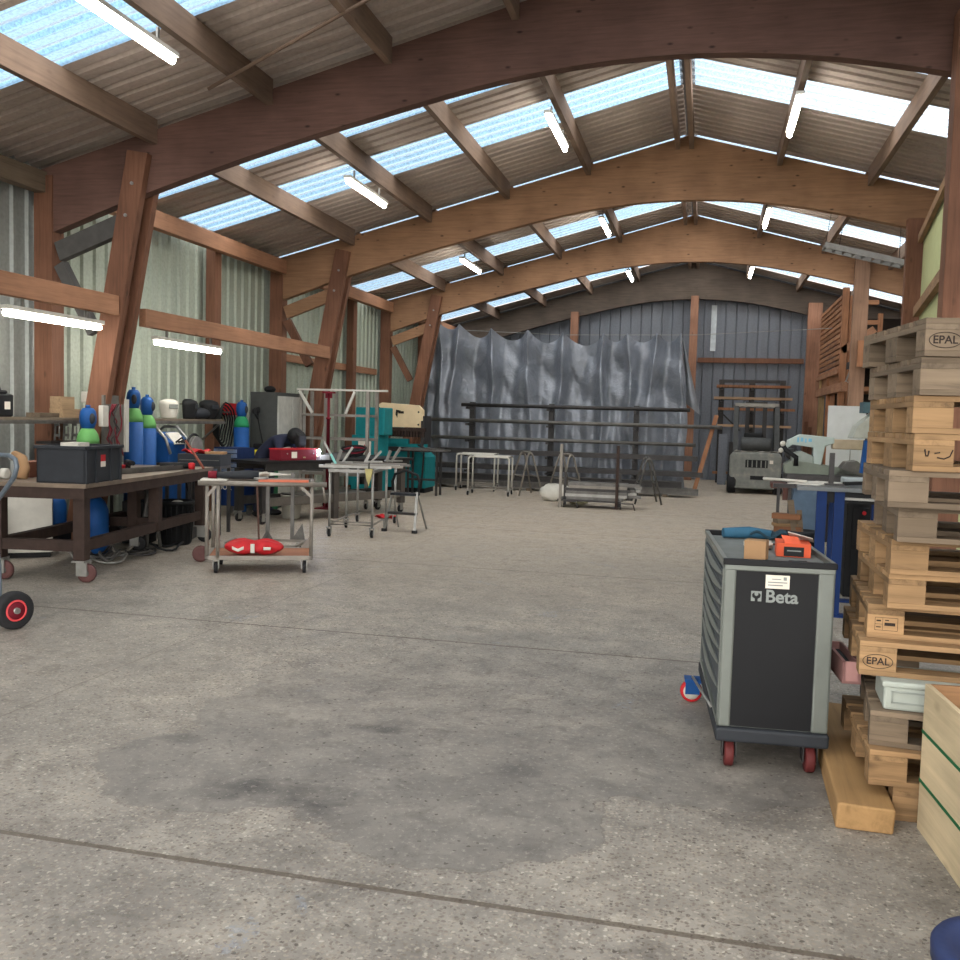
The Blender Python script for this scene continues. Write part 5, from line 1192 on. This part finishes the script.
t = thing('wall_motor', 'small grey machine bolted on the timber shelving above the white board', 'machine', (3.0, 22.4, 2.62), 0)
part(t, 'motor', MB().lathe([(.1, 0), (.12, .02), (.12, .22), (.08, .26)], (.1, .15, .55), 'x', 16).b2(.02, .3, .05, .25, .3, .45), M_steel_dark)
part(t, 'bracket', MB().bar((0, .1, .0), (.15, .1, .5), .03, .03).bar((.3, .1, 0), (.2, .1, .5), .03, .03).b2(-.02, .36, .02, .2, 0, .02), M_galv)
single('timber_block', MB().b2(0, .36, 0, .1, 0, .55), W_orange, 'orange timber board nailed on the grey streaked post', 'board', (3.05, 21.27, 2.9))
single('mezzanine_beam', MB().b2(0, 3.4, 0, .1, 0, .14), W_rail, 'horizontal timber beam running right from the streaked post', 'beam', (3.26, 21.42, 3.0))
single('brown_planks', MB().b2(0, .1, 0, .06, 0, 1.75).b2(.12, .2, 0.02, .08, 0, 1.6), W_post, 'brown planks leaning at the foot of the right gable post', 'plank', (2.62, 27.2, 0))
# pale green panel beside posts
GP = thing('wall_panel', 'pale green insulation panel framed by timbers above the pallet stack', 'panel', (0, 0, 0))
def gpx(y): return 2.12+(y-9.6)*.122
part(GP, 'sheet', MB().prism([(gpx(9.7)+.22, 9.7), (gpx(15.4)+.22, 15.4), (gpx(15.4)+.27, 15.4), (gpx(9.7)+.27, 9.7)], 0, 4.62, 'xy'), plain('pale_green_board', lin(178, 184, 138), .8, 0, .06))
part(GP, 'batten', MB().bar((gpx(10)+.17, 10, 3.36), (gpx(15.4)+.17, 15.4, 3.36), .08, .14), wood('grey_batten', lin(150, 120, 92), 'y', .2))
part(GP, 'batten', MB().bar((gpx(10)+.17, 10, 4.45), (gpx(15.4)+.17, 15.4, 4.45), .06, .12), wood('grey_batten', lin(150, 120, 92), 'y', .2))
part(GP, 'strut', MB().bar((gpx(11)+.12, 11.0, 3.5), (gpx(9.8)+.12, 9.8, 4.1), .05, .12), W_post)
part(GP, 'strut', MB().bar((gpx(10)+.16, 10.0, 2.7), (gpx(15.4)+.16, 15.4, 2.9), .08, .14), W_rail)
# ------------------------------------------------------------------ band saw and round the machines right
BS = thing('band_saw', 'grey-green horizontal band saw with a pale blade guard behind the blue steel table', 'band saw', (.92, 12.0, 0), R(-2))
sg = plain('machine_grey_green', lin(172, 184, 180), .45, .1, .08)
part(BS, 'stand', MB().prism([(.12, 0), (.55, 0), (.5, .85), (.14, .85)], .0, .55, 'xz'), plain('machine_blue_grey', lin(92, 112, 134), .5, .1))
part(BS, 'bed', MB().b2(.05, 1.0, -.05, .6, .85, 1.02), M_steel_dark, bevel=.02)
part(BS, 'vice', MB().prism([(.04, 1.02), (.9, 1.02), (.7, 1.1), (.3, 1.16), (.12, 1.18), (.03, 1.12)], .05, .5, 'xz'), plain('olive_grey', lin(108, 116, 104), .5, .2))
part(BS, 'saw_bow', MB().prism([(.03, 1.30), (.06, 1.42), (.2, 1.50), (.6, 1.47), (.6, 1.40), (.50, 1.36), (.46, 1.12), (.36, 1.10), (.36, 1.34), (.12, 1.37)], .12, .34, 'xz'), sg, 'pale grey-green bow with blue lettering', bevel=.012)
part(BS, 'lettering', MB().b2(.17, .19, .114, .12, 1.40, 1.46).b2(.21, .24, .114, .12, 1.41, 1.46).b2(.26, .28, .114, .12, 1.40, 1.45).b2(.30, .34, .114, .12, 1.41, 1.45), plain('pale_blue_ink', lin(120, 178, 206), .5))
part(BS, 'blade_arm', MB().b2(.58, 1.1, .14, .3, 1.33, 1.45), plain('beige_metal', lin(176, 160, 136), .4, .3), 'beige blade arm', bevel=.01)
part(BS, 'motor', MB().lathe([(.05, 0), (.07, .02), (.07, .15), (.05, .18)], (.12, .36, 1.25), 'y', 18), M_steel_dark)
part(BS, 'lower_casting', MB().prism([(.12, 1.12), (.38, 1.1), (.36, 1.24), (.22, 1.3), (.1, 1.26)], .1, .3, 'xz'), plain('machine_mid_grey', lin(130, 138, 132), .45, .2), bevel=.01)
part(BS, 'hose', MB().tube([(.0, .0, 1.36), (.04, -.03, 1.30), (.16, -.04, 1.22), (.16, -.02, 1.12)], .03, 8), M_black)
part(BS, 'knob', MB().ball((.0, -.02, 1.38), .035).ball((-.02, -.02, 1.3), .03), M_white)
part(BS, 'rear_vice', MB().prism([(.62, 1.02), (.98, 1.02), (.96, 1.12), (.86, 1.2), (.74, 1.18)], .05, .45, 'xz'), M_steel)
part(BS, 'screw_rod', MB().tube([(.78, .1, 1.08), (.78, .1, 1.34)], .008, 6), M_galv)
part(BS, 'coolant_tray', MB().b2(.02, .1, -.12, -.05, .7, .86).b2(-.12, .12, -.14, .3, .84, .9), plain('rust_dark', lin(84, 56, 50), .6))
DM = thing('drill_press', 'grey pillar machine with a pale hood and teal box at the right behind the saw', 'machine', (1.62, 11.0, 0))
part(DM, 'column', MB().b2(.12, .28, .1, .26, 0, 1.5), plain('machine_blue_grey', lin(92, 112, 134), .5, .1))
part(DM, 'hood', MB().prism([(-.05, 1.48), (.30, 1.48), (.30, 1.76), (.16, 1.76), (.0, 1.62)], .0, .4, 'xz'), plain('pale_hood', lin(170, 172, 162), .5), bevel=.01)
part(DM, 'head_box', MB().b2(.05, .2, .05, .3, 1.76, 1.88), plain('teal_grey', lin(74, 98, 106), .5))
part(DM, 'base', MB().b2(0, .4, -.05, .4, 0, .08), M_steel_dark)
part(DM, 'side_plate', MB().prism([(.05, 1.1), (.12, 1.1), (.14, 1.46), (.08, 1.46)], .02, .1, 'xz'), M_blue)
single('white_board', MB().b2(0, .50, 0, .03, 0, 1.2), plain('white_sheet', lin(200, 202, 204), .5, 0, .06), 'white sheet standing upright behind the band saw below the timber shelving', 'board', (1.66, 14.0, .70))
single('board_crate', MB().b2(0, .7, 0, .4, 0, .7), M_steel_dark, 'dark crate carrying the white sheet behind the band saw', 'crate', (1.6, 13.95-.2, 0))
# blue leg table
BT = thing('steel_table', 'black topped steel table with deep blue legs between cabinet and pallets', 'table', (.95, 8.3, 0), R(-4))
part(BT, 'table_top', MB().b2(-.18, .62, 0, .9, 1.055, 1.09), plain('grey_table_plate', lin(96, 100, 102), .35, .5))
part(BT, 'apron', MB().b2(0.0, .55, .04, .1, .96, 1.055), M_black)
for x, y in ((.02, .06), (.16, .06), (.16, .8), (.52, .8)): part(BT, 'leg', MB().b2(x-.04, x+.04, y-.04, y+.04, 0.015, 1.055), M_deepblue)
part(BT, 'foot_plate', MB().b2(-.06, .24, -.02, .14, 0, .015).b2(.08, .6, .74, .88, 0, .015), M_deepblue)
part(BT, 'front_shelf', MB().b2(.2, .62, -.02, .05, .99, 1.01), M_galv)
def on_bt(x, y, z=1.09):
    a = R(-4); c, s = math.cos(a), math.sin(a); return (.95+c*x-s*y, 8.3+s*x+c*y, z)
single('steel_post', MB().b2(-.02, .02, -.02, .02, 0, .28).b2(-.05, .1, -.05, .05, 0, .015), M_steel_dark, 'short dark steel upright standing on the blue legged table', 'steel post', on_bt(.10, .3))
single('paper_sheet', MB().b2(-.14, .14, -.3, .3, 0, .006), M_white, 'white sheet lying at the left of the blue legged table top', 'sheet', on_bt(-.0, .5), R(-30))
single('hand_tool', MB().bar((-.18, 0, .02), (.12, .05, .03), .05, .03).lathe([(.05, 0), (.05, .05)], (.12, .05, 0), 'z', 12), M_black, 'black hand tool lying on the blue legged table', 'tool', on_bt(.38, .35), R(10))
single('clear_box', MB().b2(-.14, .14, -.1, .1, 0, .06), plain('milky_plastic', lin(150, 158, 160), .3), 'milky plastic tray lying at the back of the blue legged table', 'tray', on_bt(.35, .65), bevel=.01)
single('white_rod', MB().tube([(-.25, .2, .02), (.1, -.05, .02)], .012, 8), M_white, 'white rod pointing off the left end of the blue legged table', 'rod', on_bt(-.2, .4))
# things between saw stand and table
single('scrap_bin', MB().lathe([(.12, 0), (.15, .52), (.16, .52), (.16, .55), (.14, .55), (.13, .1), (0, .1)], n=22), M_anth, 'dark round scrap bin beside the deep blue legs', 'bin', (.98, 9.9, 0))
single('scrap_strips', MB().bar((0, 0, .12), (-.12, .02, .85), .06, .015, (0, 1, 0)).bar((.04, .03, .12), (-.03, .04, .75), .05, .012, (0, 1, 0)), W_old_x, 'greyish offcut strips sticking out of the dark scrap bin', 'offcut', (.98, 9.9, 0))
single('machine_cabinet', MB().b2(0, .5, 0, .5, 0, .92).b2(.05, .45, -.01, 0, .1, .45).b2(.05, .45, -.01, 0, .5, .85), M_black, 'black machine cabinet with a tiny red lamp under the blue legged table', 'cabinet', (1.32, 9.35, 0), bevel=.01)
single('signal_lamp', MB().lathe([(.018, -.02), (.018, 0), (.01, .003)], (0, 0, 0), 'y', 12), M_red, 'tiny red lamp on the black machine cabinet', 'lamp', (1.47, 9.34, .80))
WP = thing('timber_pile', 'dark plinth with a screw clamp under the pile of short timber offcuts', 'stand', (.82, 10.0, 0))
part(WP, 'plinth', MB().b2(-.12, .14, -.1, .2, 0, .32), M_steel_dark)
part(WP, 'clamp_post', MB().b2(-.08, -.05, .1, .13, .32, 1.0).b2(-.12, .1, .08, .15, .96, 1.0).b2(.03, .06, .1, .13, .5, 1.0), M_steel_dark)
zz_ = .321
for k in range(9):
    hh = .03+.012*(k % 3)
    single('timber_offcut', MB().b2(-.12+.015*(k % 2), .12+.02*(k % 3), -.07, .05, 0, hh), [W_pal_x, W_old_x, wood('brown_offcut', lin(120, 82, 58), 'x', .3)][k % 3], '%s short timber offcut in the pile, %s from the bottom' % (['tan', 'grey', 'brown'][k % 3], ['lowest', 'second', 'third', 'fourth', 'fifth', 'sixth', 'seventh', 'eighth', 'ninth'][k]), 'timber offcut', (.82, 9.98, zz_), R(-14+11*(k % 4)), 'timber offcuts piled behind the tool cabinet')
    zz_ += hh+.001

# ------------------------------------------------------------------ Beta roller tool cabinet
BC = thing('roller_cabinet', 'grey and black roller tool cabinet lettered Beta in the foreground', 'tool cabinet', (.11, 4.39, 0), R(4))
Wd, Dp = .48, 1.18
part(BC, 'base', MB().b2(-.01, Wd+.01, -.02, Dp+.02, .135, .20), M_anth, bevel=.012)
part(BC, 'carcass', MB().b2(.012, Wd, .014, Dp, .20, .925), M_cabgrey)
part(BC, 'corner_column', MB().b2(0.0, .055, -.004, .03, .20, .935), M_cabgrey, bevel=.01)
part(BC, 'corner_column', MB().b2(.41, Wd+.004, -.004, .03, .20, .935), M_cabgrey, bevel=.01)
part(BC, 'top_band', MB().b2(0, Wd+.004, -.006, .03, .925, .955), M_cabgrey, bevel=.006)
part(BC, 'side_panel', MB().b2(.052, .413, .004, .016, .205, .928), M_panel, 'black side panel')
part(BC, 'label_sticker', MB().b2(.183, .287, -.001, .004, .851, .912), M_paper, 'white sticker with small print')
part(BC, 'sticker_print', MB().b2(.193, .258, -.002, -.001, .864, .869).b2(.193, .277, -.002, -.001, .877, .882).b2(.21, .25, -.002, -.001, .892, .896).b2(.26, .274, -.002, -.001, .89, .905), M_logo)
text(BC, 'logo_text', 'Beta', .080, M_logo, (.256, .002, .812), (PI/2, 0, 0), .001, 'grey word Beta', .0018)
lg = MB().b2(.122, .168, .001, .004, .789, .835)
part(BC, 'logo_square', lg, M_logo, 'grey square logo with a dark spanner head')
part(BC, 'logo_mark', MB().prism([(.145+(a-.158)*.78, .789+(b-.712)*.78) for a, b in ((.150, .712), (.166, .712), (.166, .727), (.180, .736), (.182, .752), (.170, .764), (.168, .748), (.158, .742), (.148, .748), (.146, .764), (.134, .752), (.136, .736), (.150, .727))], -.001, .001, 'xz'), M_panel)
part(BC, 'top_tray', MB().b2(0, Wd, 0, Dp, .925, .95), plain('grey_rubber_mat', lin(112, 116, 114), .7))
part(BC, 'tray_rim', MB().b2(-.006, Wd+.01, -.01, .02, .95, .978).b2(-.006, Wd+.01, Dp-.03, Dp+.01, .95, .978), M_panel, bevel=.004)
part(BC, 'tray_edge', MB().b2(-.006, .014, 0, Dp, .95, .975).b2(Wd-.008, Wd+.01, 0, Dp, .95, .975), M_cabgrey)
part(BC, 'front_frame', MB().b2(-.004, .012, .012, .05, .20, .93).b2(-.004, .012, Dp-.04, Dp, .20, .93).b2(-.004, .012, .012, Dp, .20, .225), M_cabgrey)
zt = .915
for k, h in enumerate((.07, .07, .07, .07, .07, .07, .11, .13)):
    z1 = zt-.004; z0 = zt-h; zt = z0
    d = part(BC, 'drawer', MB().b2(-.002, .012, .052, Dp-.042, z0, z1), plain('slate_grey_drawer', lin(66, 72, 76), .5), bevel=.003)
    part(d, 'handle', MB().grid(24, 2, lambda u, v: (-.002-.012*math.sin(PI*u)*(.4+.6*v), .07+u*(Dp-.14), z1-.012-.026*math.sin(PI*u)*(1 if v > .4 else 0)-.010*v)), M_cabgrey, 'grey curved drawer handle', solid=.006)
for x, y in ((.06, .06), (Wd-.06, .06)):
    c = part(BC, 'caster', MB().b2(x-.04, x+.04, y-.04, y+.05, .125, .137).b2(x-.033, x-.027, y-.025, y+.04, .05, .13).b2(x+.027, x+.033, y-.025, y+.04, .05, .13), M_steel_dark)
    part(c, 'wheel', MB().lathe([(.03, -.021), (.058, -.02), (.062, -.012), (.062, .012), (.058, .02), (.03, .021)], (x, y, .062), 'x', 24), plain('dark_red_tyre', lin(88, 36, 36), .5), 'dark red wheel')
for x, y, rot in ((-.055, 1.05, .5), (Wd-.06, Dp-.08, 0)):
    c = part(BC, 'caster', MB().b2(x-.04, x+.06, y-.05, y+.05, .12, .137).b2(x-.035, x+.045, y-.036, y-.03, .05, .13).b2(x-.035, x+.045, y+.03, y+.036, .05, .13), M_blue, 'blue caster bracket')
    part(c, 'wheel', MB().lathe([(.03, -.021), (.05, -.021), (.058, -.02), (.062, -.012), (.062, .012), (.058, .02), (.05, .021), (.03, .021)], (x, y, .062), 'y', 24), M_red, 'red wheel')
    part(c, 'wheel_disc', MB().lathe([(.01, -.026), (.045, -.024), (.045, .024), (.01, .026)], (x, y, .062), 'y', 20), M_white, 'white wheel disc')
part(BC, 'push_bar', MB().tube([(-.006, .3, .2), (-.05, Dp-.12, .14)], .008, 6), M_galv)
def on_bc(x, y, z=.951):
    a = R(4); c, s = math.cos(a), math.sin(a); return (.11+c*x-s*y, 4.39+s*x+c*y, z)
single('cardboard_box', MB().b2(0, .10, 0, .09, 0, .092), M_card, 'small cardboard box standing on top of the roller tool cabinet', 'box', on_bc(.103, .19), R(-12), bevel=.002)
t = thing('orange_carton', 'open orange and black product carton on top of the roller tool cabinet', 'box', on_bc(.275, .36), R(-2))
part(t, 'body', MB().b2(0, .16, 0, .2, 0, .066), M_orange, bevel=.002)
part(t, 'window_panel', MB().b2(.035, .128, -.002, 0, .004, .05), M_black, 'black front field')
part(t, 'print', MB().b2(.05, .115, -.003, -.002, .028, .034), M_logo)
part(t, 'flap', MB().box(.07, .05, .078, .08, .09, .004, .2, .3, .1), plain('bright_orange', lin(236, 104, 70), .6), 'bright orange flap')
part(t, 'lid', MB().box(.12, .14, .085, .12, .1, .004, -.2, -.3, .2), M_white, 'white inner flap')
single('blue_tool', MB().tube([(0, 0, .03), (.14, .04, .035), (.26, .02, .03)], [.028, .034, .026], 10), plain('dusty_blue', lin(48, 92, 118), .6), 'dusty blue power tool lying at the back of the tool cabinet top', 'power tool', on_bc(.08, 1.02))
single('blue_cloth', MB().grid(12, 8, lambda u, v: ((u-.5)*.2, (v-.5)*.14, .03+.02*math.sin(u*9)*math.cos(v*7))), plain('dark_teal_cloth', lin(40, 62, 74), .9), 'dark crumpled cloth at the back corner of the tool cabinet top', 'cloth', on_bc(.33, 1.06), solid=.012)
single('spanner', MB().b2(-.09, .09, -.008, .008, 0, .007).lathe([(.018, 0), (.018, .009)], (.09, 0, 0), 'z', 12).lathe([(.016, 0), (.016, .009)], (-.09, 0, 0), 'z', 12), M_panel, 'dark spanner lying in the front left of the cabinet top tray', 'spanner', on_bc(.13, .08), R(-6))
single('screwdriver', MB().tube([(-.08, 0, .012), (0, 0, .012)], .011, 8).tube([(0, 0, .012), (.1, 0, .012)], .004, 6), M_panel, 'dark screwdriver lying in the front right of the cabinet top tray', 'screwdriver', on_bc(.37, .07), R(3))
single('paper_tag', MB().b2(-.03, .03, -.03, .03, 0, .002), M_white, 'small white paper lying between spanner and screwdriver on the cabinet top', 'paper', on_bc(.255, .08), R(10))
single('work_gloves', MB().grid(12, 8, lambda u, v: ((u-.5)*.14, (v-.5)*.12, .02+.016*math.sin(u*8)*math.cos(v*6))), plain('white_glove', lin(186, 180, 170), .9), 'white crumpled glove left of the orange carton on the tool cabinet', 'glove', on_bc(.22, .62), solid=.01)
single('cable_lead', MB().tube([(.0, 0, .008), (.05, .1, .008), (.0, .25, .008), (.1, .38, .008), (.2, .42, .02)], .005, 6), M_black, 'thin black lead across the tool cabinet mat behind the cardboard box', 'cable', on_bc(.14, .34))

# ------------------------------------------------------------------ pallets
def pallet(loc, rz, label, mx, my, mark=None, old=False):
    t = thing('pallet', label, 'pallet', loc, rz, 'euro pallets in the stack')
    for y, w_ in ((0, .1), (.35, .145), (.7, .1)): pass
    ys = ((.0, .1), (.3275, .4725), (.7, .8)); xs = ((0, .145), (.5275, .6725), (1.055, 1.2))
    for y0, y1 in ys: part(t, 'bottom_board', MB().b2(0, 1.2, y0, y1, 0, .022), mx, bevel=.002)
    for x0, x1 in xs:
        for y0, y1 in ys: part(t, 'block', MB().b2(x0, x1, y0, y1, .022, .1), mx, bevel=.002)
    for x0, x1 in xs: part(t, 'cross_board', MB().b2(x0, x1, 0, .8, .1, .122), my, bevel=.002)
    for y0, y1 in ((0, .145), (.19, .29), (.3275, .4725), (.51, .61), (.655, .8)): part(t, 'top_board', MB().b2(0, 1.2, y0, y1, .122, .144), mx, bevel=.002)
    if mark == 'EPAL':
        text(t, 'stamp_text', 'EPAL', .042, M_ink, (.0725, -.001, .061), (PI/2, 0, 0), .0006, 'burnt EPAL stamp', .0006)
        part(t, 'stamp_oval', MB().tube([(.0725+.058*math.cos(a), -.0005, .061+.029*math.sin(a)) for a in [k*PI/16 for k in range(32)]], .0014, 4, closed=True), M_ink)
    elif mark == 'box':
        part(t, 'stamp_frame', MB().b2(.03, .12, -.001, 0, .088, .0895).b2(.03, .12, -.001, 0, .034, .0355).b2(.03, .0315, -.001, 0, .034, .0895).b2(.1185, .12, -.001, 0, .034, .0895).b2(.06, .0612, -.001, 0, .034, .0895).b2(.03, .06, -.001, 0, .06, .0612).b2(.068, .11, -.001, 0, .055, .068).b2(.07, .085, -.001, 0, .076, .08).b2(.036, .054, -.001, 0, .046, .05).b2(.036, .054, -.001, 0, .072, .078), M_ink, 'burnt inspection stamp')
    elif mark == 'scuff':
        part(t, 'stamp_text', MB().tube([(.04, -.0005, .085), (.045, -.0005, .06), (.052, -.0005, .06), (.055, -.0005, .08)], .003, 4).tube([(.075, -.0005, .07), (.095, -.0005, .074)], .0025, 4).tube([(.085, -.0005, .055), (.11, -.0005, .05), (.13, -.0005, .06), (.14, -.0005, .085)], .0025, 4), M_ink, 'smudged black stamp')
    elif mark == 'nr':
        text(t, 'stamp_text', 'IPPC', .03, M_ink, (.6, -.001, .06), (PI/2, 0, 0), .0006, 'black stamp on the middle block')
    return t
PL = [(.80, 4.02, 0, 0, 'lowest pallet of the stack, pushed back to the right', 't', None),
      (.70, 4.0, .145, 0, 'second pallet from the floor, jutting out to the left over the timber baulk', 't', None),
      (.705, 4.06, .290, 6, 'third pallet from the floor, carrying the grey plastic crate', 'o', None),
      (.665, 4.15, .556, 3, 'fourth pallet from the floor, EPAL stamp low on its left corner block', 't', 'EPAL'),
      (.70, 4.22, .701, 3, 'fifth pallet from the floor, small framed stamp on its left corner block', 't', 'box'),
      (.76, 4.14, .846, 0, 'sixth pallet from the floor, clean orange corner block and long front board', 't', None),
      (.76, 4.12, .991, -1, 'seventh pallet from the floor, tan, its board ends jutting out to the left', 't', None),
      (.76, 4.02, 1.136, 3, 'eighth pallet from the floor, grey-brown with a reddish corner block', 'o', None),
      (.70, 3.92, 1.281, 2, 'ninth pallet from the floor, grey-brown, shifted farthest left of the upper ones', 'o', 'nr'),
      (.775, 3.88, 1.426, -3, 'fourth pallet from the top, tan with a smudged black stamp', 't', 'scuff'),
      (.765, 3.88, 1.571, -2, 'third pallet from the top, tan with a plain corner block', 't', 'nr'),
      (.78, 3.86, 1.716, -4, 'second pallet from the top, weathered grey', 'o', None),
      (.785, 3.84, 1.861, -7, 'topmost pallet, weathered grey with an EPAL stamp', 'o', 'EPAL')]
for x, y, z, a, lab, k, mk in PL:
    pallet((x, y, z), R(-a), lab, W_pal_x if k == 't' else W_old_x, W_pal_y if k == 't' else W_old_y, mk)
pass
t = thing('plastic_crate', 'grey plastic lidded crate on the third pallet near the wooden collars', 'crate', (.755, 4.08, .435), R(-3))
part(t, 'body', MB().b2(0, .36, 0, .28, 0, .10), plain('pale_grey_plastic', lin(160, 166, 158), .5, 0, .06), bevel=.012)
part(t, 'lid', MB().b2(-.008, .368, -.008, .288, .095, .12), plain('pale_grey_plastic', lin(160, 166, 158), .5, 0, .06), bevel=.008)
part(t, 'moulding', MB().b2(.03, .33, -.006, 0, .03, .036).b2(.03, .33, -.006, 0, .075, .081).b2(.03, .036, -.006, 0, .03, .081).b2(.324, .33, -.006, 0, .03, .081), plain('pale_grey_plastic2', lin(140, 146, 140), .5))
t = thing('pink_crate', 'faded pink plastic tray sticking out left of the pallet stack', 'crate', (.725, 4.45, .435), R(4))
pk = plain('faded_pink', lin(176, 132, 128), .6)
mb = MB().b2(-.08, .0, 0, .42, 0, .012).b2(-.08, -.066, 0, .42, 0, .10).b2(-.014, .0, 0, .42, 0, .10).b2(-.08, 0, 0, .014, 0, .1).b2(-.08, 0, .406, .42, 0, .1)
part(t, 'body', mb, pk)
part(t, 'contents', MB().b2(-.06, -.02, .03, .38, .015, .07), M_anth)
for x, y, lab in ((1.5, 4.1, 'right front'), (1.5, 4.6, 'right rear'), (.80, 4.62, 'left rear')):
    single('spacer_block', MB().b2(0, .2, 0, .12, 0, .119), W_old_x, 'wooden spacer block between third and fourth pallets, '+lab, 'wood block', (x, y, .435), 0, 'spacer blocks in the pallet stack')
single('timber_baulk', MB().prism([(0, 0), (.215, 0), (.22, .1), (.005, .105)], 0, 1.45, 'xz'), wood('yellow_baulk', lin(158, 126, 86), 'y', .25, fine=14, obj_var=0), 'thick yellowish timber baulk lying on the floor between tool cabinet and pallets', 'timber', (.565, 3.87, 0), R(-1.5), bevel=.008)
# wooden collars
for k in range(3):
    t = thing('pallet_collar', ['lowest', 'middle', 'topmost'][k]+' pale wooden pallet collar of the box at the right edge', 'pallet collar', (.885, 3.97, .197*k), R(4.5), 'stacked wooden pallet collars')
    # local: y negative towards the camera
    part(t, 'side_board', MB().b2(0, .02, -1.2, 0, 0.0, .192), W_collar, bevel=.002)
    part(t, 'side_board', MB().b2(.78, .80, -1.2, 0, .0, .192), W_collar, bevel=.002)
    part(t, 'end_board', MB().b2(.02, .78, -.02, 0, .0, .192), wood('collar_inside', lin(150, 114, 82), 'x', .3), bevel=.002)
    part(t, 'end_board', MB().b2(.02, .78, -1.2, -1.18, .0, .192), W_collar, bevel=.002)
    if k: part(t, 'green_strip', MB().b2(-.003, .0, -1.2, 0, -.004, .008), M_dgreen, 'thin dark green painted edge')
    part(t, 'hinge', MB().b2(-.004, .0, -.62, -.58, .01, .05).b2(-.004, .0, -1.12, -1.08, .05, .12), M_steel_dark)
t = thing('blue_drum', 'dark blue plastic drum cut off at the bottom right corner', 'drum', (.725, 2.27, 0))
part(t, 'body', MB().lathe([(.15, 0), (.165, .02), (.165, .12), (.158, .13), (.165, .14), (.165, .35), (.158, .38)], n=36), plain('drum_blue', lin(40, 50, 84), .45), bevel=0)
part(t, 'lid', MB().lathe([(.17, .37), (.172, .405), (.165, .415), (.13, .415), (.125, .405), (0, .405)], n=36), plain('drum_blue', lin(40, 50, 84), .45))
